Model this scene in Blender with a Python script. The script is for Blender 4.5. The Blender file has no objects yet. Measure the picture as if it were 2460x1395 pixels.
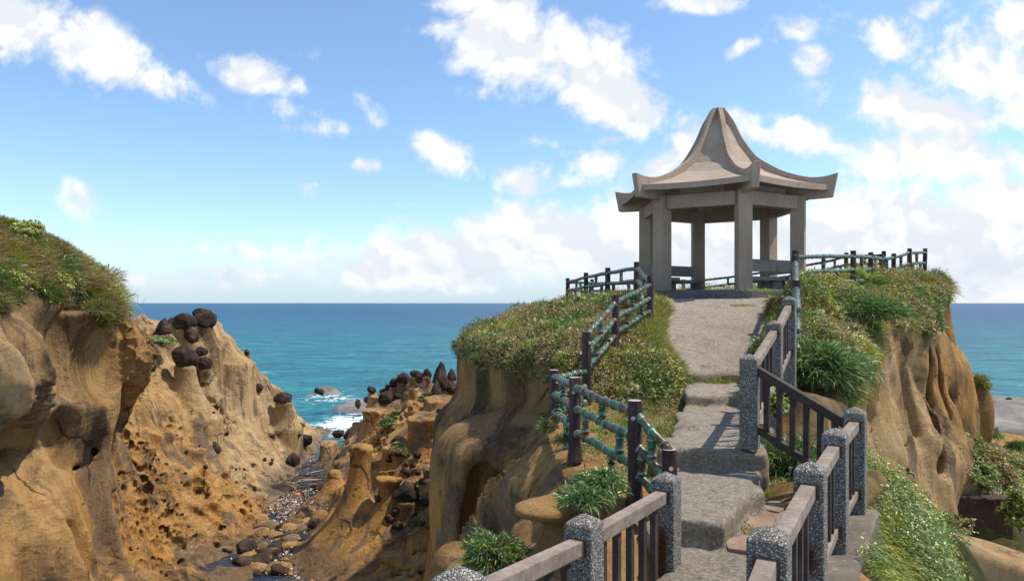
import bpy, bmesh, math, time
import numpy as np
from mathutils import Vector, Matrix
PI = math.pi
R = math.radians
T0 = time.time()
rng = np.random.default_rng(7)
scene = bpy.context.scene
COL = scene.collection
F = 1640.0          # focal length in photo pixels (24 mm on a 36 mm, 2460 px wide frame)
SEA = -9.0

def P(px, py, Y):
    return np.array([(px - 1230) / F * Y, Y, -(py - 727) / F * Y])
def PX(px, Y):
    return (px - 1230) / F * Y
def PZ(px, py, z):
    return P(px, py, -z * F / (py - 727))

# ------------------------------------------------------------------ scene-graph helpers
def tag(o, label=None, cat=None, group=None, kind=None):
    if label: o['label'] = label
    if cat: o['category'] = cat
    if group: o['group'] = group
    if kind: o['kind'] = kind
    return o
def thing(name, label, cat, loc=(0, 0, 0), rz=0.0, group=None):
    o = bpy.data.objects.new(name, None)
    o.empty_display_size = 0.2
    COL.objects.link(o)
    o.location = loc
    o.rotation_euler = (0, 0, rz)
    return tag(o, label, cat, group)
def link(name, me, mat, parent=None, loc=None):
    o = bpy.data.objects.new(name, me)
    COL.objects.link(o)
    if mat is not None:
        for m in (mat if isinstance(mat, (list, tuple)) else [mat]):
            me.materials.append(m)
    if parent: o.parent = parent
    if loc is not None: o.location = loc
    return o
def mesh_arrays(name, V, Fc, smooth=True, attrs=None, col=None, matidx=None):
    """V (n,3); Fc (m,k) array of equal-sided faces"""
    me = bpy.data.meshes.new(name)
    V = np.ascontiguousarray(V, np.float32); Fc = np.ascontiguousarray(Fc, np.int32)
    m, k = Fc.shape
    me.vertices.add(len(V)); me.vertices.foreach_set('co', V.ravel())
    me.loops.add(m * k); me.loops.foreach_set('vertex_index', Fc.ravel())
    me.polygons.add(m)
    me.polygons.foreach_set('loop_start', np.arange(0, m * k, k, dtype=np.int32))
    if matidx is not None: me.polygons.foreach_set('material_index', np.ascontiguousarray(matidx, np.int32))
    me.polygons.foreach_set('use_smooth', np.full(m, bool(smooth)))
    if attrs:
        for n, a in attrs.items():
            at = me.attributes.new(n, 'FLOAT', 'POINT'); at.data.foreach_set('value', np.ascontiguousarray(a, np.float32))
    if col is not None:
        c = np.ones((len(V), 4), np.float32); c[:, :3] = col
        at = me.attributes.new('tint', 'FLOAT_COLOR', 'POINT'); at.data.foreach_set('color', c.ravel())
    me.update(calc_edges=True); me.validate()
    return me

class MB:
    """collects pieces of one mesh"""
    def __init__(s): s.v = []; s.f = []; s.m = []; s.n = 0; s.a = []
    def add(s, V, Fs, mi=0, a=None):
        V = np.asarray(V, float)
        s.v.append(V); s.f += [[i + s.n for i in f] for f in Fs]; s.m += [mi] * len(Fs) if np.isscalar(mi) else list(mi)
        s.a.append(np.zeros(len(V)) if a is None else np.asarray(a, float)); s.n += len(V)
    def box(s, c, size, rot=None, mi=0):
        x, y, z = np.array(size) / 2.0
        V = np.array([[i, j, k] for i in (-x, x) for j in (-y, y) for k in (-z, z)])
        if rot is not None: V = V @ np.array(rot).T
        s.add(V + np.array(c), [[0, 1, 3, 2], [4, 6, 7, 5], [0, 4, 5, 1], [2, 3, 7, 6], [0, 2, 6, 4], [1, 5, 7, 3]], mi)
    def beam(s, a, b, w, h, mi=0):
        a = np.array(a, float); b = np.array(b, float); d = b - a; L = np.linalg.norm(d); d /= L
        sx = np.cross(d, (0, 0, 1)); sx /= np.linalg.norm(sx); up = np.cross(sx, d)
        s.box((a + b) / 2, (w, L, h), np.stack([sx, d, up], 1), mi)
    def ring_tube(s, pts, rad, n=12, mi=0, a=None, caps=True):
        pts = np.array(pts, float); K = len(pts); rad = np.broadcast_to(rad, (K,))
        tan = np.gradient(pts, axis=0); tan /= np.linalg.norm(tan, axis=1)[:, None]
        ref = np.array([0, 0, 1.0]) if abs(tan[0, 2]) < .9 else np.array([1.0, 0, 0])
        V = []
        for i in range(K):
            u = np.cross(tan[i], ref); u /= np.linalg.norm(u); w = np.cross(u, tan[i])
            t = np.linspace(0, 2 * PI, n, endpoint=False)
            V.append(pts[i] + rad[i] * (np.cos(t)[:, None] * u + np.sin(t)[:, None] * w))
        Fs = []
        for i in range(K - 1):
            for j in range(n):
                q = (j + 1) % n
                Fs.append([i * n + j, (i + 1) * n + j, (i + 1) * n + q, i * n + q])
        ms = [mi] * len(Fs)
        if caps: Fs += [list(range(n)), list(range((K - 1) * n, K * n))[::-1]]; ms += [mi, mi]
        aa = None if a is None else np.repeat(np.asarray(a, float), n)
        s.add(np.concatenate(V), Fs, ms, aa)
    def mesh(s, name, smooth=False, bevel=0.0, segs=2):
        me = bpy.data.meshes.new(name)
        V = np.concatenate(s.v)
        me.from_pydata([tuple(v) for v in V], [], s.f)
        me.polygons.foreach_set('material_index', s.m)
        at = me.attributes.new('node', 'FLOAT', 'POINT'); at.data.foreach_set('value', np.concatenate(s.a).astype(np.float32))
        bm = bmesh.new(); bm.from_mesh(me)
        bmesh.ops.recalc_face_normals(bm, faces=bm.faces)
        if bevel:
            es = [e for e in bm.edges if len(e.link_faces) == 2 and e.calc_face_angle(0) > .5]
            bmesh.ops.bevel(bm, geom=es, offset=bevel, segments=segs, affect='EDGES', profile=.6)
        bm.to_mesh(me); bm.free()
        if smooth:
            me.polygons.foreach_set('use_smooth', [True] * len(me.polygons))
        return me
    def build(s, name, mat, parent=None, smooth=False, bevel=0.0, segs=2):
        return link(name, s.mesh(name, smooth, bevel, segs), mat, parent)

# ------------------------------------------------------------------ numpy noise
def _h(ix, iy, iz, seed):
    h = (ix.astype(np.uint32) * np.uint32(374761393) + iy.astype(np.uint32) * np.uint32(668265263)
         + iz.astype(np.uint32) * np.uint32(2147483647) + np.uint32(seed * 974711 + 13))
    h = (h ^ (h >> np.uint32(13))) * np.uint32(1274126177)
    h = h ^ (h >> np.uint32(16))
    return (h & np.uint32(0xffff)).astype(np.float32) / 32767.5 - 1.0
def vnoise(x, y, z, seed=0):
    x = np.asarray(x, np.float32); y = np.asarray(y, np.float32); z = np.asarray(z, np.float32)
    x, y, z = np.broadcast_arrays(x, y, z)
    fx = np.floor(x); fy = np.floor(y); fz = np.floor(z)
    ix = fx.astype(np.int64); iy = fy.astype(np.int64); iz = fz.astype(np.int64)
    u = x - fx; v = y - fy; w = z - fz
    u = u * u * (3 - 2 * u); v = v * v * (3 - 2 * v); w = w * w * (3 - 2 * w)
    r = 0
    for a in (0, 1):
        for b in (0, 1):
            c0 = _h(ix + a, iy + b, iz, seed); c1 = _h(ix + a, iy + b, iz + 1, seed)
            r = r + (u if a else 1 - u) * (v if b else 1 - v) * (c0 + (c1 - c0) * w)
    return r
def fbm(x, y, z, o=3, seed=0, g=.5):
    s = 0; a = 1; n = 0
    for i in range(o):
        k = 2.03 ** i
        s = s + a * vnoise(x * k + 17.3 * i, y * k - 5.1 * i, z * k + 3.7 * i, seed + i); n += a; a *= g
    return s / n
def worley(x, y, z, seed=0):
    x = np.asarray(x, np.float32); y = np.asarray(y, np.float32); z = np.asarray(z, np.float32)
    ix = np.floor(x).astype(np.int64); iy = np.floor(y).astype(np.int64); iz = np.floor(z).astype(np.int64)
    best = np.full(x.shape, 9, np.float32)
    for a in (-1, 0, 1):
        for b in (-1, 0, 1):
            for c in (-1, 0, 1):
                i, j, k = ix + a, iy + b, iz + c
                dx = i + .5 + .45 * _h(i, j, k, seed) - x; dy = j + .5 + .45 * _h(i, j, k, seed + 5) - y; dz = k + .5 + .45 * _h(i, j, k, seed + 9) - z
                best = np.minimum(best, dx * dx + dy * dy + dz * dz)
    return np.sqrt(best)
def cells(x, y, z, seed=0):
    """0 on the walls between cells, 1 inside them"""
    x = np.asarray(x, np.float32); y = np.asarray(y, np.float32); z = np.asarray(z, np.float32)
    ix = np.floor(x).astype(np.int64); iy = np.floor(y).astype(np.int64); iz = np.floor(z).astype(np.int64)
    f1 = np.full(x.shape, 9, np.float32); f2 = f1.copy()
    for a in (-1, 0, 1):
        for b in (-1, 0, 1):
            for c in (-1, 0, 1):
                i, j, k = ix + a, iy + b, iz + c
                d = np.sqrt((i + .5 + .42 * _h(i, j, k, seed) - x) ** 2 + (j + .5 + .42 * _h(i, j, k, seed + 5) - y) ** 2 + (k + .5 + .42 * _h(i, j, k, seed + 9) - z) ** 2)
                f2 = np.minimum(f2, np.maximum(f1, d)); f1 = np.minimum(f1, d)
    return sstep(.06, .34, f2 - f1)
def sstep(a, b, x):
    t = np.clip((x - a) / (b - a), 0, 1); return t * t * (3 - 2 * t)
def smin(a, b, k):
    h = np.clip(.5 + .5 * (b - a) / k, 0, 1); return b + (a - b) * h - k * h * (1 - h)
def smax(a, b, k): return -smin(-a, -b, k)
def tps(pts, smooth=0.0):
    pts = np.array(pts, float); n = len(pts); xy = pts[:, :2]
    d = np.linalg.norm(xy[:, None] - xy[None], axis=2)
    K = np.where(d > 0, d * d * np.log(d + 1e-9), 0) + np.eye(n) * smooth
    Pm = np.c_[np.ones(n), xy]; A = np.zeros((n + 3, n + 3)); A[:n, :n] = K; A[:n, n:] = Pm; A[n:, :n] = Pm.T
    w = np.linalg.solve(A, np.r_[pts[:, 2], 0, 0, 0])
    def f(x, y):
        r = w[n] + w[n + 1] * x + w[n + 2] * y
        for i in range(n):
            d2 = (x - xy[i, 0]) ** 2 + (y - xy[i, 1]) ** 2
            r = r + w[i] * .5 * d2 * np.log(d2 + 1e-9)
        return r
    return f
def polydist(poly, x, y):
    poly = np.array(poly, float); n = len(poly)
    d = np.full(np.shape(x), 1e9); ins = np.zeros(np.shape(x), bool)
    for i in range(n):
        a = poly[i]; b = poly[(i + 1) % n]; e = b - a
        t = np.clip(((x - a[0]) * e[0] + (y - a[1]) * e[1]) / (e @ e), 0, 1)
        d = np.minimum(d, np.hypot(x - a[0] - t * e[0], y - a[1] - t * e[1]))
        c = ((a[1] > y) != (b[1] > y)) & (x < (b[0] - a[0]) * (y - a[1]) / (b[1] - a[1] + 1e-12) + a[0])
        ins ^= c
    return np.where(ins, -d, d)
def smooth_poly(poly, it=2):
    p = np.array(poly, float)
    for _ in range(it):
        q = np.roll(p, -1, 0); p = np.stack([.75 * p + .25 * q, .25 * p + .75 * q], 1).reshape(-1, 2)
    return p

# ------------------------------------------------------------------ implicit surface -> mesh (surface nets)
def implicit(f, maps, lo, hi, h, margin=2.0, blk=6):
    """f(x,y,z,m) with m = dict of 2D maps sampled at the points; maps(x,y)->dict"""
    n = np.ceil((np.array(hi) - lo) / h / blk).astype(int) * blk + 1
    ax = [lo[i] + h * np.arange(n[i]) for i in range(3)]
    GX, GY = np.meshgrid(ax[0], ax[1], indexing='ij')
    M = maps(GX, GY)
    nb = (n - 1) // blk
    ci = [np.arange(nb[i]) * blk + blk // 2 for i in range(3)]
    I, J, K = np.meshgrid(*ci, indexing='ij')
    m = {k: v[I, J] for k, v in M.items()}
    fc = f(ax[0][I], ax[1][J], ax[2][K], m)
    act = np.abs(fc) < blk * h * margin
    V = np.repeat(np.repeat(np.repeat(np.sign(fc).astype(np.float32), blk, 0), blk, 1), blk, 2)
    V = np.pad(V, ((0, 1),) * 3, mode='edge')
    mask = np.zeros(V.shape, bool)
    a = np.repeat(np.repeat(np.repeat(act, blk, 0), blk, 1), blk, 2)
    mask[:-1, :-1, :-1] |= a; mask[1:, :-1, :-1] |= a; mask[:-1, 1:, :-1] |= a; mask[:-1, :-1, 1:] |= a
    mask[1:, 1:, 1:] |= a
    I, J, K = np.nonzero(mask)
    for s in range(0, len(I), 1500000):
        i, j, k = I[s:s + 1500000], J[s:s + 1500000], K[s:s + 1500000]
        V[i, j, k] = f(ax[0][i], ax[1][j], ax[2][k], {q: v[i, j] for q, v in M.items()})
    V[0] = V[-1] = 1; V[:, 0] = V[:, -1] = 1; V[:, :, 0] = 1; V[:, :, -1] = 1
    return nets(V, np.array(lo, float), h)
def nets(V, lo, h):
    V = V.astype(np.float32); S = V < 0
    c = np.zeros(tuple(np.array(S.shape) - 1), np.int8)
    for a in (0, 1):
        for b in (0, 1):
            for d in (0, 1):
                c += S[a:S.shape[0] - 1 + a, b:S.shape[1] - 1 + b, d:S.shape[2] - 1 + d]
    I, J, K = np.nonzero((c > 0) & (c < 8)); N = len(I)
    idx = np.full(c.shape, -1, np.int32); idx[I, J, K] = np.arange(N)
    acc = np.zeros((N, 3)); cnt = np.zeros(N)
    cor = [(a, b, d) for a in (0, 1) for b in (0, 1) for d in (0, 1)]
    for a in cor:
        for ax in range(3):
            if a[ax]: continue
            b = list(a); b[ax] = 1
            va = V[I + a[0], J + a[1], K + a[2]]; vb = V[I + b[0], J + b[1], K + b[2]]
            x = (va < 0) != (vb < 0); t = np.where(x, va / (va - vb + 1e-12), 0)
            for q in range(3): acc[:, q] += np.where(x, a[q] + (t if q == ax else 0), 0)
            cnt += x
    Vt = lo + h * (np.stack([I, J, K], 1) + acc / cnt[:, None])
    Fs = []
    for ax in range(3):
        sl0 = [slice(1, -1)] * 3; sl1 = [slice(1, -1)] * 3
        sl0[ax] = slice(0, -1); sl1[ax] = slice(1, None)
        A = S[tuple(sl0)]; B = S[tuple(sl1)]
        o = [1, 1, 1]; o[ax] = 0
        u, v = [(1, 2), (2, 0), (0, 1)][ax]
        for flip, mk in ((0, A & ~B), (1, ~A & B)):
            p = np.stack(np.nonzero(mk), 1) + o
            q = []
            for du, dv in ((-1, -1), (0, -1), (0, 0), (-1, 0)):
                r = p.copy(); r[:, u] += du; r[:, v] += dv
                q.append(idx[r[:, 0], r[:, 1], r[:, 2]])
            q = np.stack(q, 1)
            Fs.append(q if not flip else q[:, ::-1])
    Fs = np.concatenate(Fs); Fs = Fs[(Fs >= 0).all(1)]
    return Vt, Fs
def face_data(V, Fc):
    a = V[Fc[:, 0]]; c = V[Fc[:, 2]]; b = V[Fc[:, 1]]; d = V[Fc[:, 3]]
    n = np.cross(c - a, d - b) * .5; A = np.linalg.norm(n, axis=1)
    return (a + b + c + d) / 4, n / (A[:, None] + 1e-9), A, (a, b, c, d)
def sample(V, Fc, dens, N):
    """N random points on the faces, density function dens(center, normal)"""
    C, n, A, (a, b, c, d) = face_data(V, Fc)
    w = A * dens(C, n); w = w / w.sum()
    i = rng.choice(len(w), N, p=w)
    u = rng.random((N, 1)); v = rng.random((N, 1))
    return (1 - u) * ((1 - v) * a[i] + v * b[i]) + u * ((1 - v) * d[i] + v * c[i]), n[i]

# ------------------------------------------------------------------ materials
class NT:
    def __init__(s, name):
        s.m = bpy.data.materials.new(name); s.m.use_nodes = True
        s.t = s.m.node_tree; s.t.nodes.clear()
        s.out = s.t.nodes.new('ShaderNodeOutputMaterial'); s.b = s.n('BsdfPrincipled')
        s.l(s.b.outputs[0], s.out.inputs[0])
    def n(s, typ, **kw):
        x = s.t.nodes.new('ShaderNode' + typ)
        for k, v in kw.items(): setattr(x, k, v)
        return x
    def l(s, a, b): s.t.links.new(a, b)
    def pos(s, scale=(1, 1, 1), obj=False):
        src = s.n('TexCoord').outputs['Object'] if obj else s.n('NewGeometry').outputs['Position']
        m = s.n('Mapping'); m.inputs['Scale'].default_value = scale; s.l(src, m.inputs[0]); return m.outputs[0]
    def noise(s, vec, scale, detail=4, rough=.55, dist=0.0):
        x = s.n('TexNoise'); x.inputs['Scale'].default_value = scale; x.inputs['Detail'].default_value = detail
        x.inputs['Roughness'].default_value = rough; x.inputs['Distortion'].default_value = dist
        if vec is not None: s.l(vec, x.inputs['Vector'])
        return x.outputs[0]
    def vor(s, vec, scale, feat='F1', out=0):
        x = s.n('TexVoronoi', feature=feat); x.inputs['Scale'].default_value = scale; s.l(vec, x.inputs['Vector']); return x.outputs[out]
    def ramp(s, fac, stops, interp='LINEAR'):
        x = s.n('ValToRGB'); e = x.color_ramp; e.interpolation = interp
        while len(e.elements) > 1: e.elements.remove(e.elements[0])
        e.elements[0].position = stops[0][0]; e.elements[0].color = (*c3(stops[0][1]), 1)
        for p, c in stops[1:]:
            q = e.elements.new(p); q.color = (*c3(c), 1)
        s.l(fac, x.inputs[0]); return x.outputs[0]
    def mix(s, fac, a, b, mode='MIX'):
        x = s.n('Mix', data_type='RGBA', blend_type=mode)
        for v, i in ((fac, 0), (a, 6), (b, 7)):
            if isinstance(v, (int, float)): x.inputs[i].default_value = v if i == 0 else (v, v, v, 1)
            elif isinstance(v, tuple): x.inputs[i].default_value = (*v, 1)
            else: s.l(v, x.inputs[i])
        return x.outputs[2]
    def math(s, op, a, b=0.0, clamp=False):
        x = s.n('Math', operation=op, use_clamp=clamp)
        for v, i in ((a, 0), (b, 1)):
            if isinstance(v, (int, float)): x.inputs[i].default_value = v
            else: s.l(v, x.inputs[i])
        return x.outputs[0]
    def rng(s, v, a, b, c=0.0, d=1.0):
        x = s.n('MapRange', interpolation_type='SMOOTHSTEP'); s.l(v, x.inputs[0])
        for i, k in enumerate((a, b, c, d)): x.inputs[i + 1].default_value = k
        return x.outputs[0]
    def attr(s, name, out='Fac'):
        x = s.n('Attribute', attribute_name=name); return x.outputs[out]
    def bump(s, h, strength=.5, dist=.05):
        x = s.n('Bump'); x.inputs['Strength'].default_value = strength; x.inputs['Distance'].default_value = dist
        s.l(h, x.inputs['Height'])
        if s.b.inputs['Normal'].is_linked: s.l(s.b.inputs['Normal'].links[0].from_socket, x.inputs['Normal'])
        s.l(x.outputs[0], s.b.inputs['Normal'])
    def fin(s, color=None, rough=.85, spec=.25):
        if color is not None:
            if isinstance(color, tuple): s.b.inputs['Base Color'].default_value = (*color, 1)
            else: s.l(color, s.b.inputs['Base Color'])
        if isinstance(rough, (int, float)): s.b.inputs['Roughness'].default_value = rough
        else: s.l(rough, s.b.inputs['Roughness'])
        if isinstance(spec, (int, float)): s.b.inputs['Specular IOR Level'].default_value = spec
        else: s.l(spec, s.b.inputs['Specular IOR Level'])
        return s.m
def c3(c): return (c, c, c) if isinstance(c, (int, float)) else c

def rock_mat():
    t = NT('sandstone')
    p = t.pos(); st = t.pos((1.1, 1.1, .16)); st2 = t.pos((3.0, 3.0, .42))
    a = t.noise(p, .30, 5, .62, .5); b = t.noise(st, 1.1, 7, .66, .8); c = t.noise(p, 2.6, 9, .70, .3); d = t.noise(st2, 1.2, 7, .68, .5)
    flow = t.noise(t.pos((.75, .75, .22)), 1.0, 5, .58, 1.6)
    base = t.ramp(b, [(.30, (.14, .074, .030)), (.40, (.31, .172, .064)), (.49, (.45, .265, .095)), (.58, (.53, .335, .15)), (.68, (.44, .285, .14)), (.76, (.25, .175, .105))])
    warm = t.ramp(d, [(.30, (.17, .070, .018)), (.43, (.42, .195, .042)), (.55, (.55, .275, .065)), (.68, (.58, .34, .12))])
    col = t.mix(t.rng(t.attr('warm'), 0, 1, .15, .9), base, warm)
    pale = t.ramp(b, [(.32, (.29, .19, .105)), (.46, (.50, .34, .17)), (.6, (.61, .435, .235)), (.72, (.47, .335, .19))])
    col = t.mix(t.rng(t.attr('pale'), 0, 1, .0, .9), col, pale)
    # grey-brown weathering crust in flowing patches and vertical streaks
    s1 = t.rng(t.math('ADD', t.math('MULTIPLY', flow, .8), t.math('MULTIPLY', a, .35)), .60, .68)
    col = t.mix(t.math('MULTIPLY', s1, .8), col, t.mix(b, (.085, .058, .038), (.24, .17, .115)))
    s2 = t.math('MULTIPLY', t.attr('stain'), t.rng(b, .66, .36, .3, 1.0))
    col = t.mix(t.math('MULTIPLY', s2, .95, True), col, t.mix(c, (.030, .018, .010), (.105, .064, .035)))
    wet = t.attr('wet')
    col = t.mix(t.math('MULTIPLY', wet, .62), col, (.06, .052, .042))
    lm = t.n('Mapping'); lm.inputs['Scale'].default_value = (.55, .55, 6.5); lm.inputs['Rotation'].default_value = (.10, .22, 0)
    wl = t.n('VectorMath', operation='ADD'); t.l(p, wl.inputs[0]); wn_ = t.n('TexNoise'); wn_.inputs['Scale'].default_value = .8; wn_.inputs['Detail'].default_value = 3; t.l(p, wn_.inputs[0]); t.l(wn_.outputs[1], wl.inputs[1]); t.l(wl.outputs[0], lm.inputs[0])
    lam = t.noise(lm.outputs[0], 1.6, 6, .62)
    lmk = t.rng(t.noise(p, .45, 3), .46, .58)
    col = t.mix(t.math('MULTIPLY', t.rng(lam, .50, .40), t.math('MULTIPLY', lmk, .55)), col, t.mix(.6, col, (.10, .055, .025)))
    col = t.mix(t.math('MULTIPLY', t.rng(lam, .56, .66), t.math('MULTIPLY', lmk, .35)), col, (.62, .45, .25))
    fine = t.noise(p, 15, 10, .78)
    col = t.mix(t.rng(fine, .42, .66, .0, .35), col, t.mix(.5, col, (.64, .46, .26)))
    col = t.mix(t.rng(fine, .34, .46, .5, 0), col, t.mix(.6, col, (.07, .042, .022)))
    col = t.mix(t.rng(c, .28, .40, .45, 0), col, t.mix(.6, col, (.09, .05, .024)))
    # plant litter and soil under the vegetation
    col = t.mix(t.attr('veg'), col, t.ramp(t.noise(p, 5, 5), [(.35, (.028, .034, .012)), (.55, (.07, .085, .024)), (.7, (.12, .10, .04))]))
    # ledges, flutes, cracks and pores
    wp = t.n('VectorMath', operation='ADD'); t.l(p, wp.inputs[0])
    dn = t.n('TexNoise'); dn.inputs['Scale'].default_value = 1.4; dn.inputs['Detail'].default_value = 5; t.l(p, dn.inputs[0]); t.l(dn.outputs[1], wp.inputs[1])
    ck = t.n('TexVoronoi', feature='DISTANCE_TO_EDGE'); ck.inputs['Scale'].default_value = .42; t.l(wp.outputs[0], ck.inputs[0])
    ckm = t.math('MULTIPLY', t.rng(ck.outputs[0], .0, .022, 1, 0), t.rng(t.noise(p, .5, 3), .50, .60))
    col = t.mix(t.math('MULTIPLY', ckm, .8), col, (.03, .02, .014))
    rdg = t.math('ABSOLUTE', t.math('SUBTRACT', t.noise(t.pos((.8, .8, .5)), 1.5, 8, .62, .6), .5))
    pores = t.rng(t.vor(wp.outputs[0], 3.4), .10, .30)
    pmask = t.rng(t.noise(p, .9, 4), .54, .60)
    hgt = t.math('SUBTRACT', t.math('MULTIPLY', d, .5), t.math('MULTIPLY', rdg, -1.3))
    pm = t.math('MULTIPLY', t.math('SUBTRACT', 1.0, pores), pmask)
    hgt = t.math('SUBTRACT', hgt, t.math('MULTIPLY', pm, .35))
    hgt = t.math('SUBTRACT', hgt, t.math('MULTIPLY', ckm, .3))
    col = t.mix(t.math('MULTIPLY', pm, .45), col, (.07, .04, .022))
    t.bump(hgt, 1.0, .36)
    t.bump(c, .6, .14)
    t.bump(t.math('MULTIPLY', lam, lmk), .6, .07)
    t.bump(fine, 1.0, .06)
    return t.fin(col, t.rng(wet, 0, 1, .92, .5), .2)
def dark_rock_mat():
    t = NT('dark_ironstone'); p = t.pos(obj=False)
    a = t.noise(p, 2.4, 7, .65); b = t.noise(p, 11, 8, .7)
    col = t.ramp(a, [(.3, (.020, .013, .010)), (.48, (.042, .026, .019)), (.62, (.075, .048, .034)), (.78, (.15, .10, .07))])
    col = t.mix(t.rng(b, .55, .75, 0, .45), col, (.17, .125, .09))
    cr = t.rng(t.vor(p, 1.7, 'DISTANCE_TO_EDGE'), .0, .05)
    cr = t.math('MAXIMUM', cr, t.rng(t.noise(p, 1.1, 2), .44, .54))
    col = t.mix(cr, (.02, .015, .012), col)
    t.bump(t.math('ADD', t.math('MULTIPLY', cr, .5), b), .9, .05)
    return t.fin(col, .88, .2)
def concrete_mat(name, c1, c2, c3_, scale=1.0, bstr=.4, obj=False, spots=True, streak=False):
    t = NT(name); p = t.pos(obj=obj)
    a = t.noise(p, 1.1 * scale, 6, .65); b = t.noise(p, 45, 6, .75); c = t.noise(p, 9 * scale, 5, .6)
    col = t.ramp(a, [(.3, c1), (.5, c2), (.7, c3_)])
    col = t.mix(t.rng(b, .3, .7, .0, .45), col, t.mix(.55, col, 0.02))
    if spots:
        col = t.mix(t.rng(c, .56, .74, 0, .5), col, t.mix(.5, col, (.44, .42, .39)))
        col = t.mix(t.rng(c, .28, .42, .55, 0), col, t.mix(.6, col, (.06, .055, .045)))
    if streak:
        k = t.noise(t.pos((5, 5, .5)), 1.4, 6, .7)
        col = t.mix(t.rng(k, .52, .72, 0, .5), col, t.mix(.6, col, (.08, .06, .05)))
        col = t.mix(t.rng(c, .58, .75, 0, .35), col, (.46, .40, .34))
    t.bump(b, bstr, .012); t.bump(c, .35, .03)
    return t.fin(col, .92, .2)
def path_mat():
    t = NT('worn_concrete'); p = t.pos()
    a = t.noise(p, .8, 6, .65, .3); b = t.noise(p, 38, 7, .78); c = t.noise(p, 5.5, 6, .65); g = t.noise(p, 110, 3, .6)
    col = t.ramp(a, [(.3, (.33, .262, .192)), (.48, (.44, .36, .272)), (.68, (.53, .45, .35))])
    col = t.mix(t.rng(b, .32, .62, .6, .0), col, t.mix(.7, col, (.07, .06, .05)))
    col = t.mix(t.rng(g, .55, .7, 0, .5), col, (.40, .37, .33))
    vx = t.n('TexVoronoi', feature='F1'); vx.inputs['Scale'].default_value = 46; t.l(p, vx.inputs[0])
    sv = t.n('SeparateColor'); t.l(vx.outputs['Color'], sv.inputs[0])
    col = t.mix(.75, col, t.mix(sv.outputs[0], t.mix(.55, col, (.10, .085, .07)), t.mix(.4, col, (.66, .58, .47))))
    col = t.mix(t.rng(t.noise(p, 17, 6, .8), .56, .66, 0, .6), col, (.09, .075, .06))
    w = t.math('MULTIPLY', t.rng(c, .56, .68), t.rng(t.noise(p, .9, 3), .5, .62))
    col = t.mix(t.math('MULTIPLY', w, .75), col, (.50, .49, .47))
    col = t.mix(t.rng(c, .24, .42, .6, 0), col, (.07, .062, .05))
    col = t.mix(t.attr('soil'), col, t.mix(c, (.16, .13, .06), (.40, .28, .16)))
    t.bump(t.math('ADD', b, t.math('MULTIPLY', g, .6)), 1.0, .035); t.bump(c, .6, .10)
    return t.fin(col, .93, .2)
def pebble_mat():
    t = NT('pebble_dash'); p = t.pos()
    x = t.n('TexVoronoi', feature='F1'); x.inputs['Scale'].default_value = 105; t.l(p, x.inputs[0])
    sep = t.n('SeparateColor'); t.l(x.outputs['Color'], sep.inputs[0])
    col = t.ramp(sep.outputs[0], [(0, (.10, .09, .08)), (.15, (.19, .172, .152)), (.35, (.30, .272, .24)), (.6, (.42, .395, .36)), (.78, (.25, .195, .155)), (.9, (.56, .54, .50))], 'CONSTANT')
    e = t.rng(x.outputs[0], .38, .72, 1, 0)
    col = t.mix(e, (.12, .11, .095), col)
    col = t.mix(t.rng(t.noise(p, 3, 4), .6, .75, 0, .45), col, (.05, .04, .03))
    col = t.mix(t.attr('rust'), col, t.mix(sep.outputs[0], (.035, .010, .004), (.12, .035, .012)))
    t.bump(e, .9, .008)
    return t.fin(col, .88, .15)
def wood_mat(name, c1, c2, c3_, axis_scale, rough=.8):
    t = NT(name); tc = t.n('TexCoord').outputs['Object']; m = t.n('Mapping'); m.inputs['Scale'].default_value = axis_scale; t.l(tc, m.inputs[0])
    a = t.noise(m.outputs[0], 6, 6, .7, .4); b = t.noise(m.outputs[0], 26, 5, .7)
    col = t.ramp(a, [(.3, c1), (.5, c2), (.7, c3_)])
    col = t.mix(t.rng(b, .3, .5, .5, 0), col, t.mix(.6, col, 0.01))
    t.bump(b, .5, .006)
    return t.fin(col, rough, .25)
def bark_mat():
    t = NT('mock_log'); p = t.pos((1, 1, .16)); q = t.pos()
    a = t.noise(p, 16, 6, .7, .5); b = t.noise(q, 5, 5)
    col = t.ramp(a, [(.34, (.012, .006, .008)), (.5, (.042, .018, .020)), (.62, (.085, .045, .042)), (.76, (.30, .24, .22))])
    col = t.mix(t.rng(b, .58, .72, 0, .4), col, (.10, .045, .03))
    t.bump(a, .9, .03)
    return t.fin(col, .6, .4)
def bamboo_mat():
    t = NT('mock_bamboo'); p = t.pos()
    a = t.noise(p, 7.5, 4, .55, .4); b = t.noise(p, 2.2, 3); c = t.noise(p, 30, 4)
    g = t.ramp(b, [(.35, (.016, .060, .036)), (.5, (.034, .105, .064)), (.62, (.085, .155, .08)), (.75, (.18, .235, .14))])
    br = t.ramp(c, [(.35, (.04, .018, .012)), (.6, (.10, .042, .022)), (.75, (.30, .11, .03))])
    f = t.rng(t.math('ADD', a, t.math('MULTIPLY', b, .35)), .685, .73)
    col = t.mix(f, g, br)
    col = t.mix(t.rng(c, .6, .8, 0, .35), col, (.35, .42, .36))
    col = t.mix(t.rng(t.attr('node'), .55, 1.0, 0, .7), col, (.36, .40, .34))
    t.bump(c, .3, .006)
    return t.fin(col, .36, .5)
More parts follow.
